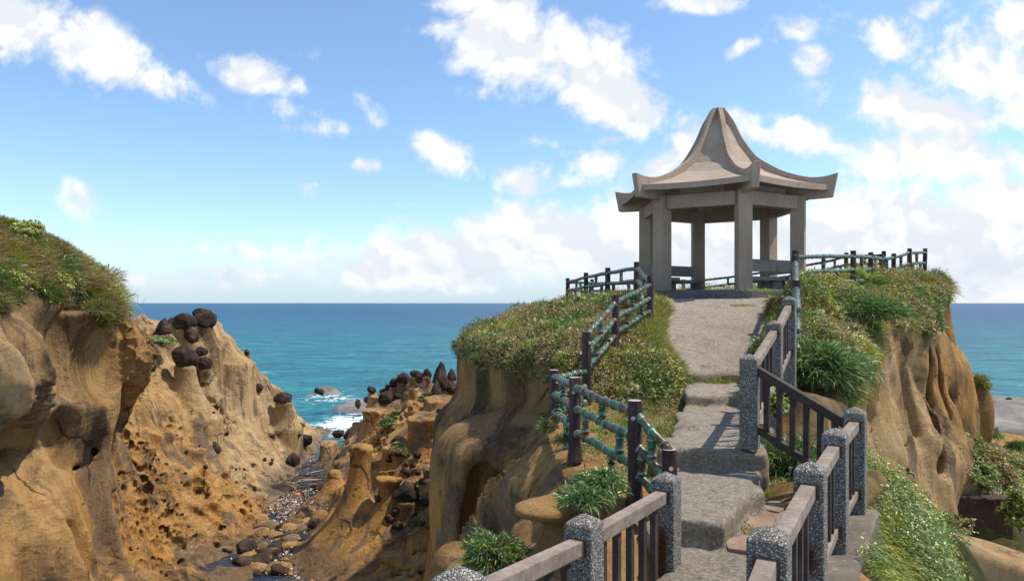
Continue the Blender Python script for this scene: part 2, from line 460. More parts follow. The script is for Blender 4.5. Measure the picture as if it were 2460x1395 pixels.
def leaf_mat():
    t = NT('foliage'); t.t.nodes.remove(t.b)
    c = t.attr('tint', 'Color')
    d = t.n('BsdfDiffuse'); t.l(c, d.inputs[0])
    tr = t.n('BsdfTranslucent'); t.l(t.mix(1.0, c, (.95, 1.0, .5), 'MULTIPLY'), tr.inputs[0])
    g = t.n('BsdfGlossy'); g.inputs['Roughness'].default_value = .45; g.inputs[0].default_value = (.8, .85, .7, 1)
    m = t.n('MixShader'); m.inputs[0].default_value = .35; t.l(d.outputs[0], m.inputs[1]); t.l(tr.outputs[0], m.inputs[2])
    m2 = t.n('MixShader'); m2.inputs[0].default_value = .05; t.l(m.outputs[0], m2.inputs[1]); t.l(g.outputs[0], m2.inputs[2])
    t.l(m2.outputs[0], t.out.inputs[0])
    return t.m
def plain(name, c, rough=.7, spec=.3):
    t = NT(name); p = t.pos(); n = t.noise(p, 20, 4)
    return t.fin(t.mix(t.rng(n, .3, .7, 0, .4), c, tuple(x * .6 for x in c)), rough, spec)
def sea_mat():
    t = NT('sea_water'); p = t.pos((1, 1.25, 1)); geo = t.n('NewGeometry')
    ln = t.n('VectorMath', operation='LENGTH'); t.l(geo.outputs['Position'], ln.inputs[0]); dist = ln.outputs['Value']
    big = t.noise(t.pos((.012, .03, 1)), 1, 5, .6); mid = t.noise(t.pos((.10, .22, 1)), 1, 5, .6)
    wv = t.noise(t.pos((.55, 1.1, 1)), 1, 6, .62, .3); wf = t.noise(t.pos((2.2, 3.6, 1)), 1, 5, .65)
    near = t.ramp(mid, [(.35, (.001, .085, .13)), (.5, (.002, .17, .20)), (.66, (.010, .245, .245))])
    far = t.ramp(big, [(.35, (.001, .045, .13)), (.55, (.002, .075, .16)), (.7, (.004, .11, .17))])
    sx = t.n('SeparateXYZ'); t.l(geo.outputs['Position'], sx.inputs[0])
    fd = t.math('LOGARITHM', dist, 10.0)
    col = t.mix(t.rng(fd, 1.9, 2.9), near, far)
    col = t.mix(t.rng(wv, .36, .58, .75, 0), col, t.mix(.75, col, (.0, .03, .07)))
    col = t.mix(t.rng(wf, .55, .7, 0, .3), col, (.10, .33, .34))
    # breaking water: white caps offshore, foam in the gully mouth
    ang = t.math('DIVIDE', sx.outputs[0], t.math('MAXIMUM', sx.outputs[1], 1.0))
    caps = t.math('MULTIPLY', t.rng(wv, .62, .67), t.rng(mid, .52, .60))
    foam = t.attr('foam')
    fn = t.noise(t.pos((1.0, .7, 1)), 1.3, 7, .72, 1.2)
    fm = t.rng(t.math('ADD', t.math('MULTIPLY', foam, .42), fn), .74, .86)
    fm = t.math('MULTIPLY', fm, t.rng(foam, .02, .3))
    w = t.math('MAXIMUM', t.math('MULTIPLY', caps, .8), fm, True)
    col = t.mix(w, col, (.78, .84, .84))
    hsum = t.math('ADD', t.math('MULTIPLY', wv, 1.0), t.math('MULTIPLY', wf, .28))
    t.bump(t.math('ADD', hsum, t.math('MULTIPLY', mid, 1.6)), 1.0, .55)
    sh = t.attr('shallow'); col = t.mix(sh, col, t.ramp(t.noise(t.pos(), .7, 5), [(.35, (.010, .022, .05)), (.55, (.03, .045, .07)), (.7, (.10, .085, .06))]))
    m = t.fin(col, t.rng(sh, 0, 1, .34, .08), t.rng(sh, 0, 1, .10, .6))
    return m
def pool_mat():
    t = NT('gully_water'); p = t.pos()
    n = t.noise(p, 2.2, 5, .6); 
    col = t.ramp(t.noise(p, .8, 3), [(.35, (.012, .022, .04)), (.6, (.05, .055, .05))])
    t.bump(n, .35, .06)
    return t.fin(col, .06, .6)

M_ROCK = rock_mat(); M_DARK = dark_rock_mat(); M_LEAF = leaf_mat(); M_PATH = path_mat()
M_PAV = concrete_mat('pavilion_render', (.36, .27, .20), (.42, .32, .24), (.47, .37, .285), .9, .25, False, False, True)
M_PLINTH = concrete_mat('grey_terrazzo', (.12, .12, .125), (.17, .17, .17), (.24, .235, .225), 3.0, .6)
M_BENCH = concrete_mat('bench_concrete', (.15, .13, .115), (.27, .24, .21), (.33, .30, .27), 2.0, .3)
M_PEB = pebble_mat(); M_BARK = bark_mat(); M_BAM = bamboo_mat()
M_CUT = plain('cut_top', (.46, .36, .32)); 
M_RAIL = wood_mat('weathered_timber', (.15, .115, .088), (.24, .19, .15), (.34, .285, .235), (1, 1, 1))
M_RAILD = wood_mat('dark_and_shaded_timber', (.035, .024, .02), (.055, .04, .034), (.085, .065, .055), (1, 1, 1))  # dark picket wood; also the shade painted into the backlit rails
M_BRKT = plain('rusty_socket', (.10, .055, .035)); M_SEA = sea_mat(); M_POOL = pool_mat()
M_WALL = concrete_mat('board_marked_concrete', (.11, .088, .066), (.165, .135, .105), (.22, .185, .145), 1.5, .5, False, True, True)
M_FLAG = concrete_mat('flagstone', (.20, .125, .09), (.30, .20, .145), (.38, .28, .21), 2.5, .5)
M_SHELF = concrete_mat('grey_shelf_rock', (.12, .11, .095), (.21, .19, .165), (.30, .275, .24), .5, .5, False, True)
M_BWALL = concrete_mat('brown_retaining', (.05, .032, .026), (.075, .05, .04), (.10, .07, .055), 1.2, .3)

# ------------------------------------------------------------------ footpath heights and outline
def ramp_z(y): return np.minimum(-1.22 + (y - 11.9) * .2755, .10)
PATH_RAMP = [(3.10, 11.9), (2.97, 13.0), (3.10, 14.0), (3.38, 15.0), (3.72, 16.0), (3.62, 17.2), (6.95, 17.2), (6.45, 16.4), (5.85, 15.4), (5.2, 14.0), (4.65, 13.0), (4.25, 11.9)]
TREAD = [(2.59, 10.2), (3.08, 11.95), (4.3, 11.95), (3.95, 10.2)]
SLAB3 = [(1.58, 7.3), (2.15, 8.9), (2.58, 10.25), (3.95, 10.25), (3.45, 8.8), (2.80, 7.75), (2.62, 7.02), (2.2, 7.12)]
SLAB2 = [(1.28, 5.5), (1.42, 6.5), (1.60, 7.6), (2.78, 7.6), (2.56, 7.0), (2.30, 6.4), (2.02, 5.95), (1.66, 5.38)]
NEAR = [(-2.2, -1.5), (-1.2, 1.0), (-.25, 2.7), (.45, 3.95), (1.12, 5.1), (1.22, 6.3), (2.3, 7.0), (2.9, 7.1), (3.3, 6.5), (2.65, 5.35), (1.97, 4.2), (1.3, 3.1), (.2, .9), (-.7, -1.8)]
SLABS = [(NEAR, -1.96, .0, .02), (SLAB2, -1.735, .0, .022), (SLAB3, -1.545, .0, .022), (TREAD, -1.375, .0, .015), (PATH_RAMP, None, 0, .04)]

# ------------------------------------------------------------------ headland
rim = [(.95, 12.1), (-.2, 13.6), (-.95, 15.0), (-1.05, 16.5), (-1.1, 18.3), (-.6, 21), (.4, 24), (2.5, 27), (6.5, 29), (11, 29.3), (13.9, 27.3), (14.9, 24.2),
       (13.3, 21.2), (11.3, 18.2), (9.2, 16.1), (7.2, 14.4), (6.1, 12.1), (5.0, 10.5), (4.3, 9.3), (3.45, 8.1), (3.05, 7.1), (3.0, 6.3), (2.45, 5.2), (1.25, 2.9),
       (.3, .8), (-.8, -1.9), (-2.3, -1.6), (-1.25, 1.1), (-.3, 2.8), (.42, 4.05), (1.0, 5.1), (.8, 6.1), (.42, 7.1), (.28, 8.3), (.35, 9.5), (.85, 10.5)]
rim_s = smooth_poly(rim, 1)
H_PTS = [(.6, 7, -1.84), (.5, 8.5, -1.85), (1.2, 7.6, -1.8), (1.2, 6.3, -1.9), (1.8, 9, -1.72), (1.1, 9.6, -1.74), (1.2, 10.4, -1.5), (2.3, 10.1, -1.7), (2.4, 11.1, -1.12), (1.6, 11.1, -1.15),
         (1.2, 12.2, -.78), (1.9, 12, -.75), (2.7, 12.2, -.95), (2.79, 13.8, -.33), (3.2, 15, -.3), (2.84, 15.5, .0), (3.3, 16.9, .1), (-1.04, 15.4, -.98), (0, 14, -.9), (-1.1, 18, -.75), (0, 16, -.65),
         (1.2, 15, -.35), (1.2, 17, -.12), (.5, 19, -.3), (-.6, 21, -.6), (1, 22, -.15), (2.3, 21, .0), (2.5, 18.1, .05), (2, 24, -.1), (3, 26, -.05), (6, 28, .1), (5.9, 19.5, .1),
         (6, 16.9, .1), (8, 17, .3), (9, 18, .33), (8.5, 20, .3), (11, 19, .38), (10, 23, .5), (14, 23.5, .75), (15, 24.5, .6), (11, 27, .5), (12.5, 21, .6), (7.2, 14.4, -.45),
         (6.9, 15.6, .25), (6, 13.5, -.35), (5.5, 12.5, -.7), (6.1, 12, -1.1), (4.9, 10.7, -1.2), (4.5, 9.6, -1.35), (4.0, 9.2, -1.25), (3.5, 8, -1.65), (3.2, 7, -2.1), (11.3, 18.2, -.35),
         (14, 21.4, .35), (9.2, 16.2, -.3), (1.8, 4, -2.3), (.5, 2.5, -2.3), (2.5, 5.5, -2.25), (1.5, 5.6, -2.25), (3.1, 6.5, -2.2), (0, 0, -2.3), (.9, 5.3, -2.3), (-1.5, -1, -2.3)]
hH = tps(H_PTS, .02)
h2pts = [P(2100, 1235, 6.8), P(2190, 1230, 7.6), P(2100, 1395, 5.8), P(2250, 1395, 7.0), P(2250, 1300, 8.2), P(2270, 1290, 10.6), P(2460, 1400, 10.2), P(2300, 1400, 9.4), P(2460, 1352, 13),
         P(2260, 1283, 12.2), P(2350, 1314, 12.6), (4.95, 7.0, -3.9), (5.7, 8.2, -4.0), (4.3, 5.8, -3.6), (6.3, 9.2, -4.0), (9, 15.5, -6.0), (11, 15.6, -6.6), (13, 16.5, -6.9), (15, 17, -6.9), (11, 17.0, -6.6), P(2330, 1200, 17.8), P(2400, 1120, 20), P(2280, 1080, 21), P(2420, 1085, 24), P(2460, 1190, 21), P(2460, 1060, 27), P(2380, 1040, 30),
         (10, 19, -5.3), (9, 16.5, -5.7), (20, 33, -7.6), (26, 30, -7.8), (25, 20, -7.2), (6, 9, -3.1), (5, 5, -3.2), (8, 6, -4.4), (4.5, 9.2, -2.3), (6, 12.5, -3.9), (12, 33, -8)]
hH2 = tps(h2pts, .02)
poly2 = [(2.3, 5.2), (3.2, 3.0), (8, 4.5), (14, 9), (27, 18), (27, 33), (12, 36), (3, 20), (2.6, 7)]
def head_maps(x, y):
    xx = x + .25 * vnoise(x * .8, y * .8, 3.3, 4) + .10 * vnoise(x * 2.4, y * 2.4, 1.3, 5); yy = y + .25 * vnoise(x * .8, y * .8, 9.3, 6)
    D = polydist(rim_s, xx, yy)
    H = np.clip(hH(x, y), -2.5, 1.2) + .10 * fbm(x * 1.1, y * 1.1, .5, 3, 11)
    for poly, z, s, e in SLABS:
        d = polydist(poly, x, y); zz = (ramp_z(y) if z is None else z) - .13
        w = sstep(.35, .0, d)
        H = np.where(w > 0, H * (1 - w) + np.minimum(H, zz) * w, H)
    D2 = polydist(poly2, x, y)
    H2 = np.clip(hH2(x, y), -9, -1.9)
    cliff2 = sstep(9.6, 11.6, y)            # main cliff vs. the near ledge
    return dict(D=D, H=H, D2=D2, H2=H2, w=cliff2)
def head_f(x, y, z, m):
    dz = np.maximum(0, -z)
    right = sstep(3.0, 5.5, x)
    # profile of the tall faces: straight under the rim, bulging out below
    bul = sstep(2.2, 3.3, dz + .5 * vnoise(x * .35, y * .35, 2.2, 31) + .5 * sstep(14.5, 12.5, y)) * ((.66 + .45 * sstep(14.8, 13.2, y)) * (1 - right) + .25 * right) + .07 * np.maximum(0, dz - 3.6) + .06 * right * dz
    ledge = .42 * np.maximum(0, -1.9 - z) + .12 * sstep(0.2, 1.2, -1.9 - z)
    p = bul * m['w'] + ledge * (1 - m['w'])
    fl = (.30 * fbm(x * .75, y * .75, z * .10, 2, 41) + .16 * vnoise(x * 1.9, y * 1.9, z * .22, 43)) * sstep(.1, 1.6, dz - .5)
    rb = 1 - np.abs(vnoise(x * 1.25 + .25 * z, y * 1.25, z * .12, 47))
    rb3 = 1 - np.abs(vnoise(x * 2.1 + y * 1.6 + .5 * z, y * 1.0, z * .3, 49))          # sharp vertical ribs
    rb2 = 1 - np.abs(vnoise(x * 2.6 + y * 1.5, y * 1.1, z * .25, 48))
    fl = fl + (.55 * (rb3 - .55) + .24 * (rb2 - .6)) * (1 - m['w']) * sstep(.0, .6, -1.9 - z) + .22 * (rb - .6) * right * sstep(1.0, 2.6, dz)
    fl = fl + .11 * fbm(x * 2.2, y * 2.2, z * 1.1, 3, 51)
    wx = x + .5 * vnoise(x * .7, y * .7, z * .7, 54); wy = y + .5 * vnoise(x * .7, y * .7, z * .7, 55)
    fl = fl + .10 * (.5 - np.abs(vnoise(wx * 3.1, wy * 3.1, z * .9, 52))) + (.16 + .22 * right) * (.5 - np.abs(vnoise(wx * 1.4, wy * 1.4, z * .35, 53))) * sstep(.3, 1.2, dz)
    kq = (right > .5) & (dz > 1.0)
    if kq.any():
        wv = worley(x[kq] * 1.6, y[kq] * 1.6, z[kq] * .8, 58); fl[kq] = fl[kq] - .5 * np.clip(.42 - wv, 0, .4) * sstep(.1, .4, vnoise(x[kq] * .4, y[kq] * .4, z[kq] * .3, 59))
    body = smax(z - m['H'], m['D'] - p - fl, .28)
    # honeycombed pockets under the right rim
    hf2 = (z - m['H2'] - .22 * fbm(x * .6, y * .6, z * .6, 3, 61)) * .75
    low = smax(hf2, m['D2'], .3)
    f = smin(body, low, .35)
    for c, r, k in BLOBS_H:
        q = np.sqrt(((x - c[0]) / r[0]) ** 2 + ((y - c[1]) / r[1]) ** 2 + ((z - c[2]) / r[2]) ** 2)
        f = smin(f, (q - 1) * min(r), k) if k > 0 else smax(f, -(q - 1) * min(r), -k)
    return f
BLOBS_H = [  # centre, radii, blend (negative = hollow)
    (P(1112, 1130, 13.1), (.17, .17, .17), .12), (P(1112, 1130, 13.0) + [0, .35, 0], (.32, .3, .3), -.1),
    (P(1100, 1180, 13.6), (.5, .8, 1.3), .6), (P(1230, 1215, 11.9), (.4, .6, .5), -.35),
    (P(1150, 1330, 12.4), (.35, .8, 1.4), -.3), (P(1215, 1140, 12.6), (.55, .45, .30), -.2),
    # tan flange standing on a stem below the bamboo fence
    (P(1318, 1222, 6.35), (.34, .30, .085), .07), (P(1345, 1290, 6.4), (.13, .16, .42), .12), (P(1340, 1390, 6.4), (.20, .22, .5), .15),
    (P(1095, 1372, 6.9), (.26, .3, .3), .06), (P(1180, 1385, 6.3), (.45, .4, .18), .1),
    # buttress and flutes of the right face
    (P(2235, 900, 19.5), (.9, .9, 1.0), .5), (P(2180, 1190, 14.2), (.22, .45, .5), -.12), (P(2200, 1210, 13.9), (.08, .2, .3), .08),
    (P(2148, 1098, 13.0), (.06, .3, .16), -.05), (P(2158, 1105, 13.0), (.05, .3, .25), -.05), (P(2196, 1040, 14.2), (.05, .3, .08), -.04), (P(2184, 1040, 14.2), (.05, .3, .07), -.04),
    (P(2335, 1010, 21.5), (.5, .7, 1.15), .3), (P(2320, 960, 21.8), (.5, .8, .8), .3), (P(2265, 1000, 20.0), (.8, 1.0, 1.6), .6), (P(2205, 1120, 18.8), (.7, 1.1, 1.5), .6),
    (P(2225, 850, 18.0), (.16, .8, 1.6), -.15), (P(2218, 960, 17.5), (.14, .8, 1.3), -.15), (P(2246, 940, 18.5), (.12, .8, 1.2), -.12), (P(2262, 1000, 18.9), (.10, .8, .9), -.1),
    (P(2240, 1110, 16.8), (.3, .6, .35), -.2),
]
def head_attrs(V):
    x, y, z = V.T
    D = polydist(rim_s, x, y)
    H = hH(x, y)
    dz = -z
    topm = sstep(-.40, -.05, z - np.clip(hH(x, y), -2.5, 1.2))
    vr = D + .15 * vnoise(x * 2, y * 2, z, 71)
    veg = topm * sstep(.55, .0, vr) * sstep(9.8, 10.6, y + .5 * vnoise(x, y, 0, 3))
    dp = np.minimum(polydist(PATH_RAMP, x, y), polydist(TREAD, x, y))
    veg = np.where(y < 10.4, topm * sstep(1.3, 2.0, x) * .55 * (y > 6.8), veg)
    low = (x > 2.6) & (z < -2.0) & (D > .15)
    lowveg = low & ((y < 9.4) | ((y > 14.5) & (x < 18.5) & (y < 24.5) & (x > 9.4) & (z > -7)))
    veg = np.where(lowveg, np.maximum(veg, sstep(.9, .2, z - hH2(x, y)) * .9), veg)
    warm = sstep(2.4, 4.0, dz + .6 * vnoise(x * .5, y * .5, z * .5, 73)) * (x < 2.6) * sstep(10, 11.5, y) * .95
    warm = np.maximum(warm, sstep(15.5, 18, y) * (x > 4) * sstep(.6, 2.2, dz) * .8)
    warm = np.maximum(warm, (x > 4) * .5)
    
    stain = sstep(.30, .62, .5 + .5 * fbm(x * .9, y * .9, z * .12, 3, 77)) * (x < 2.6) * sstep(11, 12.2, y) * sstep(4.2, 2.4, dz) * sstep(.75, 1.1, dz)
    stain = stain + sstep(-.2, .5, vnoise(x * 1.3, y * 1.3, z * .1, 78)) * .8 * (x > 3.4) * sstep(2.8, 1.2, dz) * sstep(12.5, 14, y)
    stain = np.maximum(stain, (x < 2.6) * sstep(.1, 1.0, x) * sstep(11.2, 12, y) * .75)
    dk = np.exp(-(((x - 14.2) / .9) ** 2 + ((y - 21.6) / 1.3) ** 2)) * sstep(2.2, 3.0, dz)
    stain = np.maximum(stain, dk)
    pale = sstep(9.6, 10.6, y) * 0 + (low & (y > 9.2) & (y < 14.5)) * .8
    pale = np.maximum(pale, .2 * (y < 10.3) * (x < 2.0) * (veg < .3)); warm = np.maximum(warm, .5 * (y < 10.3) * (x < 2.0))
    pale = np.maximum(pale, (x > 4) * sstep(20.0, 16, y) * (.25 + .5 * sstep(-.3, .3, vnoise(x * .8, y * .8, z * .1, 79))))
    wet = np.zeros_like(x)
    return dict(veg=veg, warm=warm, stain=np.clip(stain, 0, 1), pale=pale, wet=wet)

# ------------------------------------------------------------------ gully slopes (left slope, stream bed, pinnacle field)
S = SEA
mp = []
def add(px, py, Y=None, z=None): mp.append(tuple(P(px, py, Y) if Y else PZ(px, py, z)))
for px, py in ((640, 1395), (690, 1290), (720, 1200), (765, 1130), (800, 1085), (830, 1040), (835, 1005)): add(px, py, z=S - .25)
for px, py in ((570, 1395), (590, 1300), (610, 1210), (690, 1150), (745, 1100), (790, 1060)): add(px, py, z=S + .05)
for px, py in ((705, 1395), (735, 1310), (770, 1225), (800, 1150), (835, 1090), (862, 1040), (880, 1000)): add(px, py, z=S + .05)
for a in ((500, 795, 36), (560, 828, 37), (600, 875, 39), (650, 925, 41), (720, 970, 45), (790, 1028, 47.5), (400, 812, 33), (345, 790, 32), (450, 950, 32), (550, 1000, 35),
          (640, 1050, 37.5), (560, 1120, 32), (450, 1100, 28.5), (350, 1000, 28), (400, 1250, 25), (500, 1300, 25), (330, 1150, 24.8), (300, 1250, 23.3), (470, 1395, 22.2), (540, 1200, 28.5)): add(*a)
mp += [(-20, 30, -1.2), (-21, 36, -2.6), (-18.5, 34, -1.7), (-17.6, 38.5, -4.5), (-16.8, 40.5, -6.5), (-16.2, 44, -8.8), (-22, 28, -1.5), (-17.5, 27, -2.0), (-19, 41, -7), (-17.5, 45, -9.5), (-15.5, 49, -9.8), (-14, 53, -9.8), (-21, 46, -10)]
for a in ((1000, 965, 40), (1060, 985, 39), (905, 985, 43), (1110, 985, 37), (1100, 1040, 33), (1010, 1090, 30.5), (925, 1110, 32), (1000, 1210, 25.5), (900, 1310, 23.8), (1040, 1310, 20.5),
          (1090, 1390, 17.5), (900, 1392, 21), (800, 1385, 22.3), (800, 1250, 27.5), (880, 1190, 29.5), (940, 1040, 36.5), (880, 1090, 36)): add(*a)
mp += [(-12, 58, -10), (-9, 52, -9.6), (-5, 49, -9.2), (-2, 46, -8.6), (0, 40, -7), (1.5, 33, -6), (1.5, 25, -6.3), (1, 19, -6.6)]
hM = tps(mp, .05)
def ray_h(h, px, py, y0, y1, off=0.0):
    Y = np.linspace(y0, y1, 1500); x = (px - 1230) / F * Y; z = -(py - 727) / F * Y
    g = z - h(x, Y) - off; i = np.argmax(g < 0)
    if g[i] >= 0: i = np.argmin(g)
    return np.array([x[i], Y[i], z[i]])
hMc = lambda x, y: np.clip(hM(x, y), -10, -.3)
STREAM = [tuple(PZ(px, py, S)[:2]) + (w_,) for px, py, w_ in ((635, 1440, 1.5), (640, 1370, 1.25), (660, 1300, 1.1), (690, 1250, 1.1), (712, 1210, 1.2), (735, 1160, 1.1), (770, 1115, .8), (800, 1075, .9), (825, 1035, 1.5), (835, 1000, 3.0))]
# (px, py, w, h, pixel row where its pedestal meets the slope or None, kind, label)
K = 'dark knobs crowding the far rock point'
K2 = 'small dark nodules set in the left slope'
DR = [
 (490, 766, 45, 50, 806, 'rock', 'tall dark egg-shaped rock standing on the left ridge against the sea'),
 (391, 788, 46, 46, 812, 'rock', 'dark pyramid-shaped rock at the left end of the ridge'),
 (442, 776, 44, 46, 816, 'rock', 'dark round-headed rock in the middle of the ridge group'),
 (463, 772, 22, 26, 812, 'rock', 'dark rock peeping out just right of the round-headed one'),
 (414, 769, 30, 17, 800, 'rock', 'low flat dark rock between the pyramid rock and the round-headed one'),
 (458, 808, 38, 44, 828, 'rock', 'long dark rock slumped below the round-headed rock on the ridge'),
 (412, 819, 26, 15, None, 'rock', 'low lumpy dark rock at the foot of the pyramid rock'),
 (443, 862, 50, 58, 965, 'rock', 'large dark cap of the tall mushroom rock on the left slope'),
 (483, 845, 28, 25, 880, 'rock', 'dark ball-shaped rock right of the large mushroom cap'),
 (492, 875, 33, 33, 925, 'rock', 'split dark cap of the second mushroom rock under the ball-shaped one'),
 (534, 866, 27, 28, None, 'rock', 'dark domed rock on the tan slope right of the mushroom rocks'),
 (594, 846, 14, 13, 862, 'rock', 'tiny dark knob sticking out of the slope edge over the sea'),
 (569, 921, 16, 13, None, 'rock', 'small dark nodule in the middle of the bare slope'),
 (530, 914, 11, 9, None, 'rock', 'tiny dark nodule left of the small one on the bare slope'),
 (617, 930, 30, 22, None, 'rock', 'dark oval nodule with a nick on the bare slope near its sea edge'),
 (681, 956, 42, 26, 1000, 'rock', 'coarse dark cap on the flaring stalk at the slope edge over the inlet'),
 (414, 951, 18, 13, None, 'rock', 'small dark nodule left of the tall mushroom stalk foot'),
 (376, 966, 42, 22, None, 'rock', 'dark split lump beside the overhanging left cliff edge'),
 (396, 903, 24, 14, None, 'rock', 'low grey-brown hump between the left cliff and the mushroom stalk'),
 (356, 1022, 40, 76, None, 'rock', 'tall pointed dark rock jutting beside the left cliff'),
 (506, 1080, 38, 40, None, 'rock', 'jagged cracked dark lump on the lower left slope'),
 (424, 1142, 18, 14, None, 'rock', 'small reddish nodule low on the left slope'),
 (604, 1122, 25, 19, None, 'rock', 'rounded dark knob casting a shadow above the gully'),
 (620, 1094, 22, 16, None, 'rock', 'rough dark knob just above the rounded knob over the gully'),
 (699, 1111, 38, 42, None, 'rock', 'split dark boulder standing above the driftwood'),
 (663, 1178, 74, 40, None, 'rock', 'broad cracked dark boulder at the left edge of the stream'),
 (732, 1053, 33, 26, None, 'rock', 'dark oval nodule low on the grey slope by the inlet'),
 (713, 1020, 33, 20, None, 'rock', 'flat dark nodule above the oval one by the inlet'),
 (648, 1045, 22, 14, None, 'rock', 'small rough nodule on the grey slope left of the flat one'),
 (812, 1040, 30, 18, None, 'rock', 'low dark rock at the narrow mouth of the gully'),
 (846, 1042, 40, 30, None, 'rock', 'dark boulder at the right side of the gully mouth'),
 (590, 1318, 50, 38, None, 'rock', 'smooth round brown boulder in the stream at the foot of the left slope'),
 (638, 1287, 30, 16, None, 'rock', 'small smooth tan stone lying in the stream'),
 (682, 1290, 40, 28, None, 'rock', 'brown stone in the middle of the stream'),
 (645, 1335, 66, 34, None, 'rock', 'wide yellowish boulder in the near stream'),
 (765, 1172, 44, 28, None, 'rock', 'wet brown boulder behind the litter'),
 (728, 1243, 46, 56, None, 'rock', 'cracked dark boulder upright on the right bank of the stream'),
 (757, 1262, 36, 38, None, 'rock', 'dark boulder leaning on the cracked upright one'),
 (650, 1372, 60, 26, None, 'rock', 'flat tan boulder in the stream at the bottom edge of the photo'),
 (1058, 905, 38, 58, 985, 'rock', 'tallest dark crag on the far rock point'),
 (1084, 903, 24, 32, 960, 'rock', 'blocky dark knob right of the tallest far crag'),
 (1047, 945, 36, 56, 990, 'rock', 'dark finger-shaped crag in front of the tallest far crag'),
 (1080, 934, 34, 36, 985, 'rock', 'dark cracked lump below the blocky knob on the far point'),
 (1026, 896, 23, 20, 935, 'rock', 'dark cap on a pale stalk left of the tallest far crag'),
 (998, 897, 28, 16, 930, 'rock', K), (1010, 910, 25, 26, 940, 'rock', K), (970, 911, 34, 26, 945, 'rock', K), (1006, 928, 20, 20, 950, 'rock', K), (945, 921, 20, 22, 948, 'rock', K),
 (930, 930, 13, 13, 950, 'rock', K), (919, 940, 14, 13, 955, 'rock', K), (953, 951, 17, 16, 970, 'rock', K), (966, 976, 26, 20, None, 'rock', K),
 (928, 957, 40, 34, 985, 'rock', 'broad dark dome in front of the knobs on the far point'),
 (893, 936, 20, 16, 955, 'rock', 'dark ball perched at the seaward end of the far point'),
 (883, 957, 22, 20, None, 'rock', 'dark round rock below the perched ball on the far point'),
 (860, 968, 15, 20, None, 'rock', 'small dark upright rock near the surf on the far point'),
 (1115, 953, 15, 22, 975, 'rock', 'dark knob nearest the main cliff on the far point'),
 (960, 1002, 14, 12, None, 'rock', 'small dark knob right of the green tuft'),
 (890, 1043, 25, 18, None, 'rock', 'brown wart on the tan rock left of the green tuft'),
 (997, 1034, 22, 17, None, 'rock', 'dark knob below the right tuft of the pinnacle field'),
 (975, 1185, 68, 44, 1260, 'rock', 'large reddish dark cap bedded in the tan pedestal mid gully'),
 (957, 1064, 40, 28, 1090, 'rock', 'dark dome behind the dry tuft on the pinnacle field'),
 (966, 1148, 13, 12, None, 'rock', 'tiny dark wart above the reddish cap'),
]
# tan pinnacles: top px,py ; base px,py ; top radius ; base radius ; rim flare
PIN = [(870, 1070, 850, 1300, .36, 2.0, .14, 2.7), (938, 1150, 915, 1300, .28, 2.0, .2, 2.3), (905, 985, 905, 1050, .80, 1.3, .14, 2), (902, 953, 905, 1000, .30, .7, .14, 2), (993, 935, 985, 1010, .22, 1.3, .08, 2),
       (1015, 1003, 1015, 1115, .62, 1.1, .08, 3), (1068, 1000, 1065, 1085, .85, 1.1, .42, 2), (1086, 1060, 1085, 1215, .50, .95, .28, 3), (1060, 955, 1062, 1020, .9, 2.4, .1, 2), (549, 812, 549, 845, .05, .9, 0, 2), (562, 817, 563, 850, .05, .8, 0, 2),
       (955, 1070, 960, 1140, .6, 1.0, .08, 3), (790, 1062, 792, 1120, .45, 1.0, .05, 2), (803, 1128, 805, 1185, .28, 1.1, 0, 2), (930, 1128, 930, 1200, .22, 1.4, .12, 2), (1000, 1120, 1000, 1185, .16, 1.3, .12, 2), (1130, 985, 1128, 1060, .45, 1.2, .3, 2),
       (640, 1075, 640, 1120, .2, 1.2, 0, 2), (1035, 1245, 1030, 1335, .2, 1.2, .25, 2.4), (945, 1335, 925, 1392, .15, 1.4, .25, 2.2), (1075, 1150, 1070, 1240, .14, .8, .16, 2.5), (905, 1110, 900, 1175, .16, .9, .12, 2.5), (1110, 1265, 1100, 1350, .25, .9, .25, 2.5),
       (1000, 1290, 985, 1360, .10, .9, .2, 2), (858, 1010, 858, 1050, .25, .8, .08, 2), (950, 1055, 955, 1095, .2, .9, .05, 2), (1040, 1120, 1040, 1190, .3, 1.0, .2, 2.5), (770, 1300, 765, 1350, .2, 1.1, .1, 2), (840, 1240, 830, 1300, .1, .9, .1, 2),
       (395, 1050, 395, 1105, .12, .8, .1, 2), (470, 1085, 470, 1140, .1, .9, .1, 2), (545, 1130, 545, 1185, .15, .9, .1, 2), (330, 1100, 335, 1170, .15, .8, .15, 2), (600, 1035, 600, 1075, .1, .9, 0, 2)]
CONES = []
for a, b, c, d, rt, rb, fl, pw_ in PIN:
    base = ray_h(hMc, c, d, 16, 56); top = P(a, b, base[1] + .1)
    CONES.append((base - [0, 0, .4], top, rt, rb, fl, pw_, .35))
ROCKS = []
for px, py, w, h, ped, kind, lab in DR:
    pt = ray_h(hMc, px, ped if ped else py + h * .28, 19, 56)
    if ped: pt = pt * .978
    Y = pt[1]; s = Y / F
    c = P(px, py, Y)
    if not ped: c = pt + np.array([0, .12 * w * s, .16 * h * s])
    if ped:
        CONES.append((pt - [0, -.4, .5], np.array([c[0], Y, c[2] - .30 * h * s]), .44 * w * s, .44 * w * s + .36 * (ped - py) * s, .0, 2.2, .16))
    ROCKS.append((c, w * s, h * s, lab, ped, px, py))
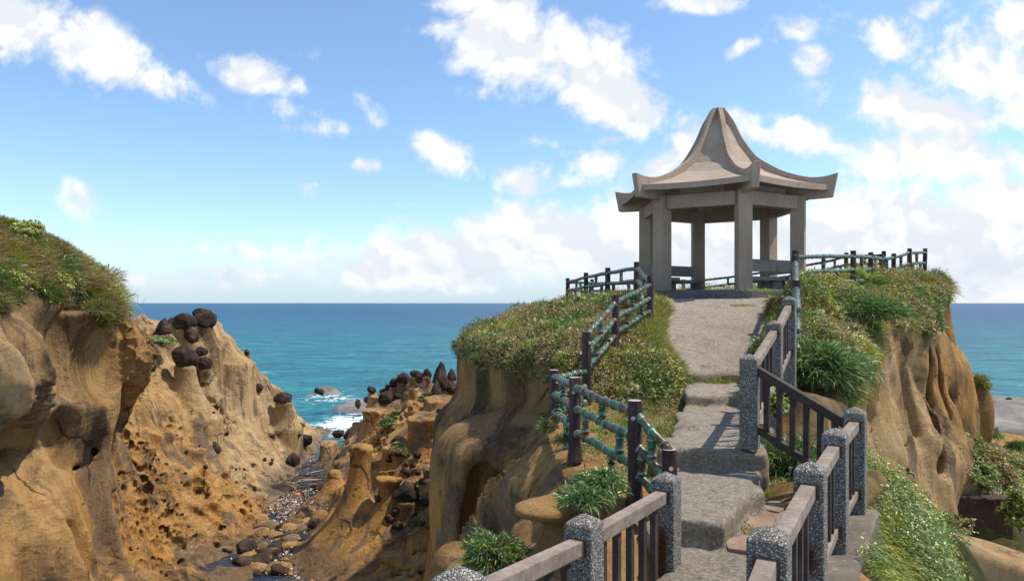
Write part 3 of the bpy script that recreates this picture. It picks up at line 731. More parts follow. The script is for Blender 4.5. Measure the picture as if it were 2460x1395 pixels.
HC = [(ray_h(hMc, a, b, 16, 50), r) for a, b, r in ((300, 1065, 1.1), (325, 1120, 1.2), (345, 1190, 1.1), (365, 1250, 1.1), (385, 1310, 1.0), (400, 1370, 1.0), (420, 1040, .9), (565, 1160, 1.0), (580, 1230, 1.1), (560, 1300, 1.0), (500, 990, .7), (545, 1040, .7),
      (985, 1015, 1.2), (1000, 1160, 1.0), (905, 1075, 1.0), (1060, 1290, .8), (1040, 1360, .8), (830, 1090, .9))]
STUD = []
_r = np.random.default_rng(99)
for q in range(80):
    rt_ = q < 58
    a_, b_ = (_r.uniform(830, 1110), _r.uniform(985, 1370)) if rt_ else (_r.uniform(380, 760), _r.uniform(900, 1180))
    if rt_ and b_ > 1150 + (a_ - 830) * .9: continue
    if not rt_ and b_ < 850 + (a_ - 480) * .62: continue
    if rt_ and abs(a_ - 868) < 55 and b_ < 1180: continue
    STUD.append((a_, b_, _r.uniform(.07, .19) if rt_ else _r.uniform(.05, .12), rt_))
def mid_maps(x, y):
    H = hMc(x, y)
    H = H + .35 * fbm(x * .45, y * .45, 1.1, 3, 81) + .14 * fbm(x * 1.4, y * 1.4, 7.7, 3, 82)
    right = sstep(-10.0, -7.5, x + (y - 25) * .14)
    rd = 1 - np.abs(vnoise(y * .42 + x * .14, x * .13, .5, 83))
    H = H + (rd - .5) * 1.0 * right * sstep(20, 24, y)
    rd2 = 1 - np.abs(vnoise(y * .50 - x * .12, x * .10, 1.5, 84))
    H = H + (rd2 - .5) * (.55 + .5 * sstep(33, 28, y)) * (1 - right) * sstep(44, 36, y)
    cl = np.array(STREAM)[:, :2]; dmin = np.full(np.shape(x), 99.); wd = np.full(np.shape(x), 1.)
    for i in range(len(cl) - 1):
        e = cl[i + 1] - cl[i]; t_ = np.clip(((x - cl[i][0]) * e[0] + (y - cl[i][1]) * e[1]) / (e @ e), 0, 1)
        dd_ = np.hypot(x - cl[i][0] - t_ * e[0], y - cl[i][1] - t_ * e[1]); ww = STREAM[i][2] * (1 - t_) + STREAM[i + 1][2] * t_
        wd = np.where(dd_ < dmin, ww, wd); dmin = np.minimum(dmin, dd_)
    bed = S - .30 + .33 * (dmin / wd) ** 2 + .10 * fbm(x * .9, y * .9, 3, 3, 96)
    H = np.where(dmin < wd * 2.4, smin(H, bed, .3), H)
    tz = (1 - right) * sstep(33, 29, y)
    return dict(H=H, tz=tz, r=right)
def mid_f(x, y, z, m):
    f = (z - m['H']) * .62
    wx = x + .6 * vnoise(x * .6, y * .6, z * .6, 201); wz = z + .5 * vnoise(x * .5, y * .5, z * .5, 202)
    sb = (wz * 1.0 - wx * .42 * (2 * m['r'] - 1) + y * .06) / .95
    fr = sb - np.floor(sb)
    f = f - (.20 * m['r'] + .13 * (1 - m['r'])) * (fr ** 2.2 - .35) * sstep(S + .2, S + 1.0, z)
    wv = worley(wx * .95, y * .95, wz * .8, 203)
    f = f + .62 * m['r'] * np.clip(.50 - wv, 0, .5) * sstep(-.1, .3, vnoise(x * .3, y * .3, z * .3, 204))
    f = f + .20 * fbm(x * 1.0, y * 1.0, z * 1.3, 3, 85) - .24 * (.5 - np.abs(vnoise(x * .9 + y * .35, y * .5, z * .35, 94))) - .12 * (.5 - np.abs(vnoise(x * 2.1 + y * .8, y * 1.1, z * .8, 95))) + .06 * fbm(x * 3.3, y * 3.3, z * 3.3, 2, 86)
    for b, t, rt, rb, fl, pw, kb in CONES:
        reach = rb + 1.5
        k = (np.abs(x - b[0]) < reach) & (np.abs(y - b[1]) < reach) & (z < t[2] + .9)
        if not k.any(): continue
        xs, ys, zs = x[k], y[k], z[k]
        tt = np.clip((t[2] - zs) / (t[2] - b[2]), 0, 1.15)
        cx = t[0] + (b[0] - t[0]) * tt; cy = t[1] + (b[1] - t[1]) * tt
        ang = np.arctan2(ys - cy, xs - cx)
        rad = rt + (rb - rt) * tt ** pw + fl * np.exp(-np.maximum(0, t[2] - zs) / .22)
        rad = rad * (1 + .16 * vnoise(np.cos(ang) * 1.6 + b[0], np.sin(ang) * 1.6, zs * .3, 87))
        g = np.hypot(xs - cx, ys - cy) - rad
        topz = zs - t[2] + .12 * vnoise(xs * 2, ys * 2, 0, 88) * (fl > 0) - (.35 * fl * (np.hypot(xs - cx, ys - cy) / (rt + fl + .01)) ** 2 if fl > .1 else 0)
        f[k] = smin(f[k], smax(g * .75, topz, .10), kb)
    near = (x < -8.5) & (y < 32) & (x > -15.5)
    if near.any():
        xs, ys, zs = x[near], y[near], z[near]
        wq = .5 * vnoise(xs * .8, ys * .8, zs * .8, 205)
        f[near] -= (.30 * (.5 - np.abs(vnoise(ys * 1.5 + wq, xs * .25, zs * .3, 206))) + .14 * (.5 - np.abs(vnoise(ys * 3.4 + 2 * wq, xs * .5, zs * .6, 207)))) * sstep(32, 29, ys)
    for c, r in HC:
        q = np.sqrt((x - c[0]) ** 2 + (y - c[1]) ** 2 + (z - c[2]) ** 2)
        k = q < r * 1.25
        if k.any():
            mk = sstep(1.2, .75, q[k] / r + .35 * vnoise(x[k] * 1.2, y[k] * 1.2, z[k] * 1.2, 208))
            f[k] = f[k] + .30 * mk * cells(x[k] * 2.3, y[k] * 2.3, z[k] * 2.3, 209) - .06 * mk
    # honeycomb weathering on the lower left slope
    msk = m['tz'] * sstep(-.05, .25, vnoise(x * .33, y * .33, z * .33, 89))
    k = msk > .02
    if k.any():
        wv = np.minimum(worley(x[k] * 1.9, y[k] * 1.9, z[k] * 1.9, 90), worley(x[k] * 1.0, y[k] * 1.0, z[k] * 1.1, 190) + .08)
        f[k] = f[k] + .5 * msk[k] * np.clip(.52 - wv, 0, .5)
    return f
def mid_attrs(V):
    x, y, z = V.T
    right = sstep(-10.0, -7.5, x + (y - 25) * .14)
    n = vnoise(x * .3, y * .3, z * .3, 91)
    warm = right * (.75 + .25 * n) * sstep(42, 30, y) + (1 - right) * sstep(34, 27, y) * (.45 + .5 * n)
    pale = (1 - right) * sstep(27, 33, y) * (.75 + .2 * n) + right * sstep(34, 42, y) * .6
    stain = right * .8 * sstep(.1, .5, vnoise(x * .6, y * .6, z * .3, 92)) + (1 - right) * .7 * sstep(.2, .6, vnoise(x * .4, y * .4, z * .2, 93))
    stain = np.maximum(stain, .8 * sstep(44, 47, y) * right)
    wet = sstep(S + .8, S + .2, z + .3 * n)
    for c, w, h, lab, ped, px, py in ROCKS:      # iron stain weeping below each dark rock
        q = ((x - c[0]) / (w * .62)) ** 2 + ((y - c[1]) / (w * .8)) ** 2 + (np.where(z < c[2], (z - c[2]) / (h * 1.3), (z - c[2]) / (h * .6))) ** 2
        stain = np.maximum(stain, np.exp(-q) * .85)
    veg = np.zeros_like(x)
    return dict(veg=veg, warm=np.clip(warm, 0, 1), stain=np.clip(stain, 0, 1), pale=np.clip(pale, 0, 1), wet=wet)

# ------------------------------------------------------------------ left cliff
lrim = smooth_poly([(-11.2, 10), (-11.35, 15), (-11.1, 16.8), (-10.85, 18.4), (-11.2, 19.8), (-12.6, 21.5), (-15.5, 23.5), (-21, 25), (-21, 10)], 1)
hL = tps([(-11.3, 15, .55), (-11.2, 17, .25), (-10.9, 18.6, .05), (-11.4, 19.3, .3), (-12.0, 19.0, 1.0), (-12.5, 19.0, 1.45), (-13.2, 18.2, 1.95), (-13.2, 16.2, 2.0), (-12.2, 16.6, 1.35), (-12.2, 14, 1.4), (-15, 20, 2.0), (-19, 18, 2.3), (-14, 21.5, 1.2), (-13, 12, 2.0)], .02)
def left_maps(x, y):
    xx = x + .3 * vnoise(x * .5, y * .5, 3.3, 101) ; yy = y + .3 * vnoise(x * .5, y * .5, 9.3, 102)
    return dict(D=polydist(lrim, xx, yy), H=np.clip(hL(x, y), -.2, 2.1) + .10 * fbm(x * .9, y * .9, .5, 3, 103))
ZP = np.array([-9.6, -9, -7.7, -6.6, -5.5, -4.9, -4.2, -3.86, -3.3, -2.6, -2.0, -1.54, -.85, .0, .4, 3.])
PP = np.array([2.4, 1.9, 1.15, .55, .2, .05, -.05, -.02, .15, .42, .72, .88, .62, .2, 0, 0])
PP2 = np.array([2.2, 1.8, 1.1, .8, .5, .25, -.3, -.65, -.35, .75, .95, .85, .6, .25, 0, 0])
def left_f(x, y, z, m):
    q = sstep(17.8, 16.6, y + .5 * vnoise(x * .6, y * .6, z * .3, 104))
    sh = .55 * (y - 17.5) * 0
    p = np.interp(z, ZP, PP) * (1 - q) + np.interp(z - .35, ZP, PP2) * q
    fl = .34 * fbm(x * .7, y * .7, z * .13, 2, 105) + .16 * vnoise(x * 1.9, y * 1.9, z * .3 + y, 106)
    rb = 1 - np.abs(vnoise(y * 1.15 + .3 * z, x * .6, z * .14, 107))
    fl = fl + .55 * (rb - .6) * sstep(-.2, -1.2, z)
    fl = fl + .10 * fbm(x * 2.6, y * 2.6, z * 1.4, 3, 108) + .09 * (.5 - np.abs(vnoise(x * 3, y * 3, z * 1.1, 116))) + .34 * (.5 - np.abs(vnoise(x + .5 * vnoise(x, y, z * .7, 118), y * 1.25 + .5 * vnoise(x, y, z * .7, 119), z * .32, 117))) * sstep(-.3, -1, z)
    body = smax(z - m['H'], m['D'] - p - fl, .25)
    # honeycomb band on the right shoulder
    msk = sstep(17.9, 18.5, y) * sstep(-2.3, -1.6, z) * sstep(.5, -.1, z)
    msk = np.maximum(msk, sstep(18.2, 18.8, y) * sstep(-4.8, -5.2, z))
    msk = np.maximum(msk, .8 * sstep(.25, .5, vnoise(x * .8, y * .8, z * .6, 120)) * sstep(-1.2, -2, z))
    k = msk > .02
    if k.any(): body[k] = body[k] + .17 * msk[k] * cells(x[k] * 3.6, y[k] * 3.6, z[k] * 3.2, 109)
    for c, r, kk in BLOBS_L:
        qd = np.sqrt(((x - c[0]) / r[0]) ** 2 + ((y - c[1]) / r[1]) ** 2 + ((z - c[2]) / r[2]) ** 2)
        body = smin(body, (qd - 1) * min(r), kk) if kk > 0 else smax(body, -(qd - 1) * min(r), -kk)
    return body
BLOBS_L = [(P(150, 850, 16.1) + [.25, 0, 0], (.95, .95, 1.35), -.3), (P(165, 850, 17.1) + [.4, 0, 0], (.9, .8, 1.3), -.3), (P(225, 870, 18.0) + [.5, 0, 0], (.8, .7, 1.25), -.3), (P(170, 715, 17.6), (.7, .9, .35), -.2), (P(275, 1205, 18.7), (.14, .3, .2), .08), (P(275, 1205, 18.6) + [.1, 0, 0], (.3, .35, .35), -.1),
           (P(215, 1080, 18.3), (.35, .5, .22), -.12), (P(120, 1120, 17.6), (.8, 1.2, .16), -.12), (P(60, 1165, 17.2), (.8, 1.0, .2), -.12), (P(165, 985, 18.0), (.12, .3, .08), -.05), (P(120, 1015, 17.8), (.1, .12, .1), .05),
           (P(205, 1085, 18.4), (.16, .2, .1), .06), (P(10, 960, 16.9), (.2, .5, .3), -.1)]
def left_attrs(V):
    x, y, z = V.T
    topm = sstep(-.45, -.1, z - np.clip(hL(x, y), -.2, 2.1))
    n = vnoise(x * 1.2, y * 1.2, z * 1.2, 111)
    veg = np.maximum(topm * sstep(-.1, .2, z), sstep(.2, .4, z + .2 * n + .25 * sstep(18.2, 19, y)))
    warm = sstep(-3.4, -4.6, z + .6 * n) * .75 + sstep(18.2, 18.8, y) * .55
    st = 1.3 * sstep(-.25, .2, fbm(x * .9, y * 1.6, z * .07, 3, 113)) * sstep(-4.4, -3.2, z) * sstep(.4, -.4, z) * (.45 + .55 * sstep(17.0, 17.6, y))
    q_ = P(190, 850, 17.1); al = np.exp(-((y - q_[1]) / 1.25) ** 2 - ((z - q_[2]) / 1.5) ** 2) * (.55 + .45 * sstep(-.3, .3, vnoise(y * 2.2, x, z * .1, 115)))
    st = np.maximum(st, al)
    st = np.maximum(st, .8 * sstep(.2, .6, vnoise(x * .6, y * .6, z * .35, 114)) * sstep(-5.2, -6.2, z))
    st = np.maximum(st, .75 * sstep(.35, -.1, z) * sstep(-.9, -.3, z))
    return dict(veg=veg, warm=np.clip(warm, 0, 1), stain=np.clip(st, 0, 1), pale=sstep(17.0, 16.2, y) * .35, wet=np.zeros_like(x))

BVH = []
from mathutils.bvhtree import BVHTree
def terrain(name, f, maps, lo, hi, h, attrs, mat, margin=2.2):
    V, Q = implicit(f, maps, lo, hi, h, margin)
    me = mesh_arrays(name, V, Q, True, attrs(V) if attrs else None)
    o = tag(link(name, me, mat), kind='structure')
    print(name, len(V), 'verts', round(time.time() - T0, 1)); 
    return V, Q
HV1 = terrain('cliff', head_f, head_maps, (-2.4, 1.2, -6.6), (6.6, 10.6, -.8), .05, head_attrs, M_ROCK)
HV2 = terrain('headland', head_f, head_maps, (-4.2, 10.45, -9.3), (27, 34, 1.5), .095, head_attrs, M_ROCK)
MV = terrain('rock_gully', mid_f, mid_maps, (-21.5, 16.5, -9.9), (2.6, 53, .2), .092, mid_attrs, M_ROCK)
LV = terrain('left_cliff', left_f, left_maps, (-16.5, 13.5, -9.6), (-7.6, 23.5, 2.5), .062, left_attrs, M_ROCK)

# ------------------------------------------------------------------ footpath slabs
def side_soil(V, specs):
    best = np.full(len(V), 9.)
    for p, z, *_ in specs:
        zz = ramp_z(V[:, 1]) if z is None else z
        best = np.minimum(best, np.abs(V[:, 2] - zz))
    return sstep(.07, .14, best) * .85
def slab_mesh(name, specs, lo, hi, h):
    def maps(x, y):
        d = {}
        for i, (poly, z, s, e) in enumerate(specs):
            d['d%d' % i] = polydist(poly, x + .05 * vnoise(x * 3, y * 3, i, 121) + .02 * vnoise(x * 9, y * 9, i, 122), y + .05 * vnoise(x * 3, y * 3, i + 7, 123))
            d['z%d' % i] = (ramp_z(y) if z is None else np.full(x.shape, z)) + .02 * fbm(x * 1.3, y * 1.3, i, 3, 124)
        return d
    def f(x, y, z, m):
        r = None
        for i in range(len(specs)):
            g = smax(z - m['z%d' % i], m['d%d' % i] - .05 * (m['z%d' % i] - z), specs[i][3])
            r = g if r is None else np.minimum(r, g)
        return r + .016 * fbm(x * 6, y * 6, z * 6, 2, 125) + .03 * fbm(x * 2.2, y * 2.2, z * 4, 2, 127) - .03 * (.35 - worley(x * 5, y * 5, z * 5, 128)).clip(-.1, .3)
    V, Q = implicit(f, maps, lo, hi, h, 2.5)
    D = np.min([polydist(p, V[:, 0], V[:, 1]) for p, *_ in specs], axis=0)
    me = mesh_arrays(name, V, Q, True, dict(soil=np.maximum(sstep(-.16, -.0, D + .12 * vnoise(V[:, 0] * 3, V[:, 1] * 3, 0, 126)) * .4, side_soil(V, specs))))
    tag(link(name, me, M_PATH), kind='structure'); print(name, len(V))
    return V, Q
PV = slab_mesh('footpath', SLABS[:4], (.2, 1.2, -2.6), (4.6, 12.2, -1.25), .032)
PV2 = slab_mesh('path', SLABS[4:], (2.4, 11.5, -1.75), (7.4, 17.4, .35), .05)

# ------------------------------------------------------------------ dark ironstone rocks
_ico = {}
def ico(n):
    if n not in _ico:
        bm = bmesh.new(); bmesh.ops.create_icosphere(bm, subdivisions=n, radius=1)
        _ico[n] = (np.array([v.co[:] for v in bm.verts]), np.array([[v.index for v in f.verts] for f in bm.faces])); bm.free()
    return _ico[n]
def rock_mesh(name, w, d, h, seed, lab='', n=4, amp=.24):
    V, T = ico(n); V = V.copy(); r = np.random.default_rng(seed)
    o = seed * 3.7
    k = 1 + amp * 1.6 * fbm(V[:, 0] * 1.1 + o, V[:, 1] * 1.1, V[:, 2] * 1.1, 3, 131) + amp * .5 * fbm(V[:, 0] * 4 + o, V[:, 1] * 4, V[:, 2] * 4, 3, 132)
    if 'crack' in lab or 'split' in lab:
        for q in range(3 if 'crack' in lab else 1):
            nn = r.normal(size=3); nn[2] *= .3; nn /= np.linalg.norm(nn)
            dd = np.abs(V @ nn - r.uniform(-.25, .25) + .08 * vnoise(V[:, 0] * 3, V[:, 1] * 3, V[:, 2] * 3 + q, seed))
            k -= .20 * np.exp(-(dd / .07) ** 2)
    V *= k[:, None]
    for q in range(7):                      # flattened facets
        nn = r.normal(size=3); nn /= np.linalg.norm(nn); c = r.uniform(.66, .9)
        s = V @ nn; V -= np.maximum(0, s - c)[:, None] * .85 * nn
    z = V[:, 2]
    if 'pyramid' in lab or 'pointed' in lab or 'crag' in lab:
        f = np.clip(1.08 - (.30 if 'crag' in lab else .36) * (z + 1), .3, 1.1); V[:, 0] *= f; V[:, 1] *= f
    if 'egg' in lab:
        f = 1 + .12 * z; V[:, 0] *= f
    if 'flat' in lab: V[:, 2] *= .8
    V += (.05 * fbm(V[:, 0] * 7 + o, V[:, 1] * 7, V[:, 2] * 7, 2, 133) * 1.2)[:, None] * V
    V *= np.array([w, d, h]) * .54
    return mesh_arrays(name, V, T, True)
M_TANROCK = None
for i, (c, w, h, lab, ped, px, py) in enumerate(ROCKS):
    tan = any(k in lab for k in ('tan stone', 'yellowish', 'tan boulder'))
    brown = 'brown' in lab
    me = rock_mesh('boulder', w, (w + h) / 2 * .95, h * 1.08, i + 3, lab, 4 if w > .5 else 3)
    o = link('boulder' if w > .8 else 'rock_knob', me, M_ROCK if tan else M_DARK, None, c)
    o.rotation_euler = (0, R(12) if 'leaning' in lab else 0, 0)
    tag(o, lab, 'rock', K if lab == K else None)
    if lab == K: o['label'] = 'dark rounded knob crowding the far rock point beside its tall crags'

bv = BVHTree.FromPolygons([tuple(v) for v in MV[0]], MV[1].tolist())
for i, (a_, b_, w_, rt_) in enumerate(STUD):
    h_ = bv.ray_cast(Vector((0, 0, 0)), Vector(P(a_, b_, 1.0)))
    if h_[0] is None or h_[0].y > 45: continue
    o = link('rock_knob', rock_mesh('rock_knob', w_ * 2, w_ * 2, w_ * 1.7, 400 + i, '', 3), M_DARK, None, h_[0] + h_[1] * w_ * .10)
    tag(o, 'small brown nodule studding the tan pinnacles right of the gully' if rt_ else 'small brown nodule studding the slope left of the gully', 'rock', 'small nodules right of the gully' if rt_ else 'small nodules on the left slope')

# ------------------------------------------------------------------ hexagonal pavilion
PC = np.array([5.89, 19.5]); FZ = .33
def hexp(r, k, z): a = R(-90 + 60 * k); return np.array([PC[0] + r * math.cos(a), PC[1] + r * math.sin(a), z])
pav = thing('pavilion', 'brown-grey hexagonal concrete pavilion with steep flared roof at the top of the path', 'pavilion', (PC[0], PC[1], .1))
def kid(o, parent):
    o.parent = parent; o.matrix_parent_inverse = Matrix.Translation(parent.location).inverted(); return o
m = MB()
V = [hexp(2.72, k, z) for z in (-.25, FZ) for k in range(6)]
m.add(V, [[0, 1, 2, 3, 4, 5][::-1], [6, 7, 8, 9, 10, 11]] + [[k, (k + 1) % 6, 6 + (k + 1) % 6, 6 + k] for k in range(6)])
kid(m.build('plinth', M_PLINTH, None, bevel=.015), pav)
for k in range(6):
    a = R(-90 + 60 * k); rot = np.array([[math.cos(a), -math.sin(a), 0], [math.sin(a), math.cos(a), 0], [0, 0, 1]])
    c = hexp(2.12, k, (FZ + 2.86) / 2)
    m = MB(); m.box(c, (.36, .35, 2.86 - FZ + .02), rot); kid(m.build('column', M_PAV, None, bevel=.012), pav)
    a0, a1 = hexp(2.12, k, 2.68), hexp(2.12, k + 1, 2.68); d = (a1 - a0) / np.linalg.norm(a1 - a0)
    m = MB(); m.beam(a0 + d * .17, a1 - d * .17, .24, .35); kid(m.build('beam', M_PAV, None, bevel=.01), pav)
    a0, a1 = hexp(2.02, k, 2.95), hexp(2.02, k + 1, 2.95); d = (a1 - a0) / np.linalg.norm(a1 - a0)
    if k in (0, 1, 5, 2):
        m = MB(); m.beam(a0 + d * .42, a1 - d * .42, .10, .19); kid(m.build('frieze', M_PAV, None), pav)
# roof: flared shell between six ridges
RR = np.array([.07, .14, .22, .42, .66, 1.02, 1.38, 1.7, 1.94, 2.25, 2.5, 2.75, 2.95]); 
ZS = np.array([5.34, 5.30, 5.20, 4.93, 4.42, 3.90, 3.62, 3.47, 3.37, 3.27, 3.20, 3.15, 3.12])
m = MB(); V = []
def ringp(r, z, off=0):
    o = []
    for k in range(6):
        p, q = hexp(r, k, z), hexp(r, k + 1, z)
        for s in range(4):
            w_ = s / 4; pt = p * (1 - w_) + q * w_
            sag = -.05 * math.sin(PI * w_) * min(1, r / 1.5)
            o.append(pt + [0, 0, sag + off])
    return o
for r, z in zip(RR, ZS): V += ringp(r, z)
for r, z in zip(RR[::-1], ZS[::-1]): V += ringp(r, z - .15 - .02 * (r < 1))
n = 24; K2_ = len(V) // n
Fs = [[i * n + j, i * n + (j + 1) % n, (i + 1) * n + (j + 1) % n, (i + 1) * n + j] for i in range(K2_ - 1) for j in range(n)]
Fs += [list(range(n)), list(range((K2_ - 1) * n, K2_ * n))]
m.add(V, Fs); kid(m.build('roof', M_PAV, None, smooth=False), pav)
HR = np.array([.08, .19, .43, .665, 1.04, 1.39, 1.68, 1.93, 2.25, 2.51, 2.80, 3.10]); HZ = np.array([5.56, 5.52, 5.14, 4.636, 4.08, 3.81, 3.625, 3.51, 3.395, 3.345, 3.345, 3.41])
LZ = np.array([5.15, 5.05, 4.70, 4.22, 3.70, 3.42, 3.15, 2.80, 2.77, 2.77, 2.775, 2.79])
HRs = np.interp(np.linspace(0, 11, 45), range(12), HR)
def crs(a, x):   # smooth resampling
    i = np.clip(int(x), 0, len(a) - 2); t_ = x - i; p = [a[max(i - 1, 0)], a[i], a[i + 1], a[min(i + 2, len(a) - 1)]]
    return .5 * ((2 * p[1]) + (-p[0] + p[2]) * t_ + (2 * p[0] - 5 * p[1] + 4 * p[2] - p[3]) * t_ ** 2 + (-p[0] + 3 * p[1] - 3 * p[2] + p[3]) * t_ ** 3)
for k in range(6):
    m = MB(); V = []
    for x in np.linspace(0, 11, 45):
        r, zt, zb = (crs(HR, x), crs(HZ, x), np.interp(x, range(12), LZ)) if x > 2 else (np.interp(x, range(12), HR), np.interp(x, range(12), HZ), np.interp(x, range(12), LZ))
        rb_ = r - .12 * (x / 11) ** 8
        w_ = .062 + .030 * (r / 3.1)
        for rr, z, s in ((r, zt, -1), (r, zt, 1), (rb_, zb, 1), (rb_, zb, -1)):
            p = hexp(rr, k, z); a = R(-90 + 60 * k); V.append(p + np.array([-math.sin(a), math.cos(a), 0]) * s * w_)
    Fs = [[i * 4 + j, i * 4 + (j + 1) % 4, i * 4 + 4 + (j + 1) % 4, i * 4 + 4 + j] for i in range(44) for j in range(4)] + [[0, 1, 2, 3], [176, 177, 178, 179]]
    m.add(V, Fs); kid(m.build('hip_ridge', M_PAV, None, bevel=.008, segs=1), pav)
# benches on four sides
for k, lab in ((0, 'concrete bench with back between the front and right pavilion columns'), (1, 'concrete bench with back on the far right side of the pavilion'),
               (5 - 1, 'concrete bench with back on the left side of the pavilion'), (3, 'low concrete bench with stained back at the rear left of the pavilion')):
    a0, a1 = hexp(2.05, k, 0), hexp(2.05, k + 1, 0); d = (a1 - a0) / np.linalg.norm(a1 - a0); mid_ = (a0 + a1) / 2
    inn = np.array([PC[0], PC[1], 0]) - mid_; inn[2] = 0; inn /= np.linalg.norm(inn)
    b = thing('bench', lab, 'bench', (mid_[0], mid_[1], FZ), group='concrete benches inside the pavilion')
    m = MB(); m.beam(a0 + d * .19 + [0, 0, .97], a1 - d * .19 + [0, 0, .97], .07, .32); kid(m.build('backrest', M_BENCH, None, bevel=.01), b)
    m = MB(); m.beam(a0 + d * .25 + inn * .28 + [0, 0, .64], a1 - d * .10 + inn * .28 + [0, 0, .64], .36, .10); kid(m.build('seat', M_BENCH, None, bevel=.01), b)
    for s in (.42, 1.6):
        m = MB(); m.box(a0 + d * s + inn * .28 + [0, 0, (FZ + .59) / 2], (.26, .26, .59 - FZ + .0), None); kid(m.build('leg', M_BENCH, None, bevel=.02), b)

# ------------------------------------------------------------------ mock-bamboo fences
def bamboo(parent, name, a, b, r=.045, sp=.17, seed=0):
    a = np.array(a, float); b = np.array(b, float); L = np.linalg.norm(b - a); nn = max(1, int(round(L / sp))); rg = np.random.default_rng(seed)
    ts, rs, at = [0], [r], [0]
    for i in range(nn):
        c = (i + .5 + rg.uniform(-.12, .12)) / nn; e = lambda q: q / L
        for o_, k_, q_ in ((-.05, .98, 0), (-.018, 1.10, 0), (-.006, 1.18, .75), (.004, 1.20, 1), (.012, 1.10, .1), (.05, 1.02, 0)):
            ts.append(c + e(o_)); rs.append(r * k_); at.append(q_)
        ts.append(min(1, (i + 1) / nn)); rs.append(r * .94); at.append(0)
    o_ = np.argsort(ts, kind='stable'); ts = np.array(ts)[o_]; rs = np.array(rs)[o_]; at = np.array(at)[o_]
    pts = a + (b - a) * ts[:, None]; pts[:, 2] += .006 * np.sin(ts * 9 + seed); pts = pts + rg.normal(0, .0015, pts.shape)
    m = MB(); m.ring_tube(pts, rs, 12, 0, at); o = m.build(name, M_BAM, None, smooth=True); kid(o, parent); return o
def log_post(parent, x, y, z0, z1, r, seed):
    rg = np.random.default_rng(seed); m = MB(); k = 9; zs = np.linspace(z0, z1, k)
    pts = np.c_[x + rg.normal(0, .003, k), y + rg.normal(0, .003, k), zs]; rad = r * (1 + rg.normal(0, .02, k)); rad[:2] *= (1.35, 1.1); rad[-1] *= .97
    m.ring_tube(pts, rad, 18, 0, caps=False)
    t_ = np.linspace(0, 2 * PI, 18, endpoint=False)
    top = np.c_[x + r * .97 * np.cos(t_), y + r * .97 * np.sin(t_), np.full(18, z1)]
    m.add(top, [list(range(18))], 1)
    me = m.mesh('post', False); sm = [len(p.vertices) < 5 for p in me.polygons]; me.polygons.foreach_set('use_smooth', sm)
    kid(link('post', me, [M_BARK, M_CUT]), parent)
    m = MB(); c = np.array([x, y, z1 - .18]); a = rg.uniform(-2.2, -.9)      # sawn branch stub
    dvec = np.array([math.cos(a), math.sin(a), .25]); m.ring_tube([c + dvec * r * .7, c + dvec * (r + .012)], [.022, .02], 10, 0)
    kid(m.build('branch_stub', M_CUT, None), parent)
def fence(label, posts, offs, rr=.045, sp=.17, pr=.068, struts=((0, .5), (1, .22), (1, .78)), seed=0, skip_post=(), rail_end=None):
    f = thing('bamboo_fence', label, 'fence', (posts[0][0], posts[0][1], posts[0][2] - 1), group='mock bamboo fence around the lookout')
    for i, (x, y, zt, hh) in enumerate(posts):
        if i in skip_post: continue
        log_post(f, x, y, zt - hh, zt, pr, seed * 50 + i)
    for i in range(len(posts) - 1):
        A, B = posts[i], posts[i + 1]; oa = offs[i] if isinstance(offs[0], (list, tuple)) else offs
        ob = oa
        if isinstance(oa[0], (list, tuple)): oa, ob = oa
        # rails run on the outer side of the posts
        rails = []
        for j in range(len(oa)):
            a = np.array([A[0], A[1], A[2] - oa[j]]); b = np.array([B[0], B[1], B[2] - ob[j]])
            bamboo(f, 'rail', a, b, rr, sp, seed * 100 + i * 7 + j); rails.append((a, b))
        for lvl, t_ in struts:
            if lvl + 1 < len(rails):
                p = rails[lvl][0] * (1 - t_) + rails[lvl][1] * t_; q = rails[lvl + 1][0] * (1 - t_) + rails[lvl + 1][1] * t_
                bamboo(f, 'strut', p, q, rr * .95, .14, seed + i)
            elif lvl + 1 == len(rails):
                p = rails[lvl][0] * (1 - t_) + rails[lvl][1] * t_; bamboo(f, 'strut', p, p - [0, 0, .35], rr * .95, .14, seed + i)
    return f
def fp(px, pyt, Y, h=1.0): p = P(px, pyt, Y); return (p[0], p[1], p[2], h)
pa, pb, pc, pd, pe = fp(1608, 1078, 6.2, .9), fp(1525, 961, 6.47, 1.0), fp(1381, 906, 7.77, .95), fp(1331, 888, 9.5, 1.0), fp(1409, 797, 10.36, 1.15)
pf, pg, ph, pi_, pj, pk = fp(1478, 709, 11.9, 1.0), fp(1562, 663, 13.8, 1.05), fp(1530, 629, 15.5, 1.05), fp(1460, 643, 18.1, 1.05), fp(1408, 655, 21.1, 1.1), fp(1364, 668, 23.3, 1.1)
fence('near zigzag of green mock bamboo fence on the rock ledge left of the path', [pa, pb, pc, pd, pe],
      [((.02, .28, .52), (.12, .42, .68)), (.125, .355, .62), (.10, .33, .58), ((.12, .36, .62), (.60, .82, 1.05))], .042, .17, .068, ((0, .5), (1, .22), (1, .8), (2, .35)), 1)
fence('green mock bamboo fence climbing beside the path to the left of the pavilion', [pe, pf, pg, ph], [((.06, .30, .56), (.13, .42, .70)), ((.13, .40, .66), (.18, .45, .70)), ((.14, .42, .72), (.14, .42, .72))], .042, .22, .066, ((0, .45), (1, .3), (1, .72)), 2, skip_post=(0,))
fence('mock bamboo fence along the seaward edge left of the pavilion', [ph, pi_, pj, pk], (.14, .43, .72), .042, .19, .07, ((0, .5), (1, .25), (1, .78)), 3, skip_post=(0,))
bk = [(pk[0], pk[1], pk[2], 1.1), (3.0, 25.6, .88, 1.1), (4.9, 27.2, .90, 1.1), (7.0, 27.9, .95, 1.1), fp(1860, 643, 27.0), fp(1978, 621, 25.0), fp(2033, 607, 24.5), fp(2123, 603, 24.0)]
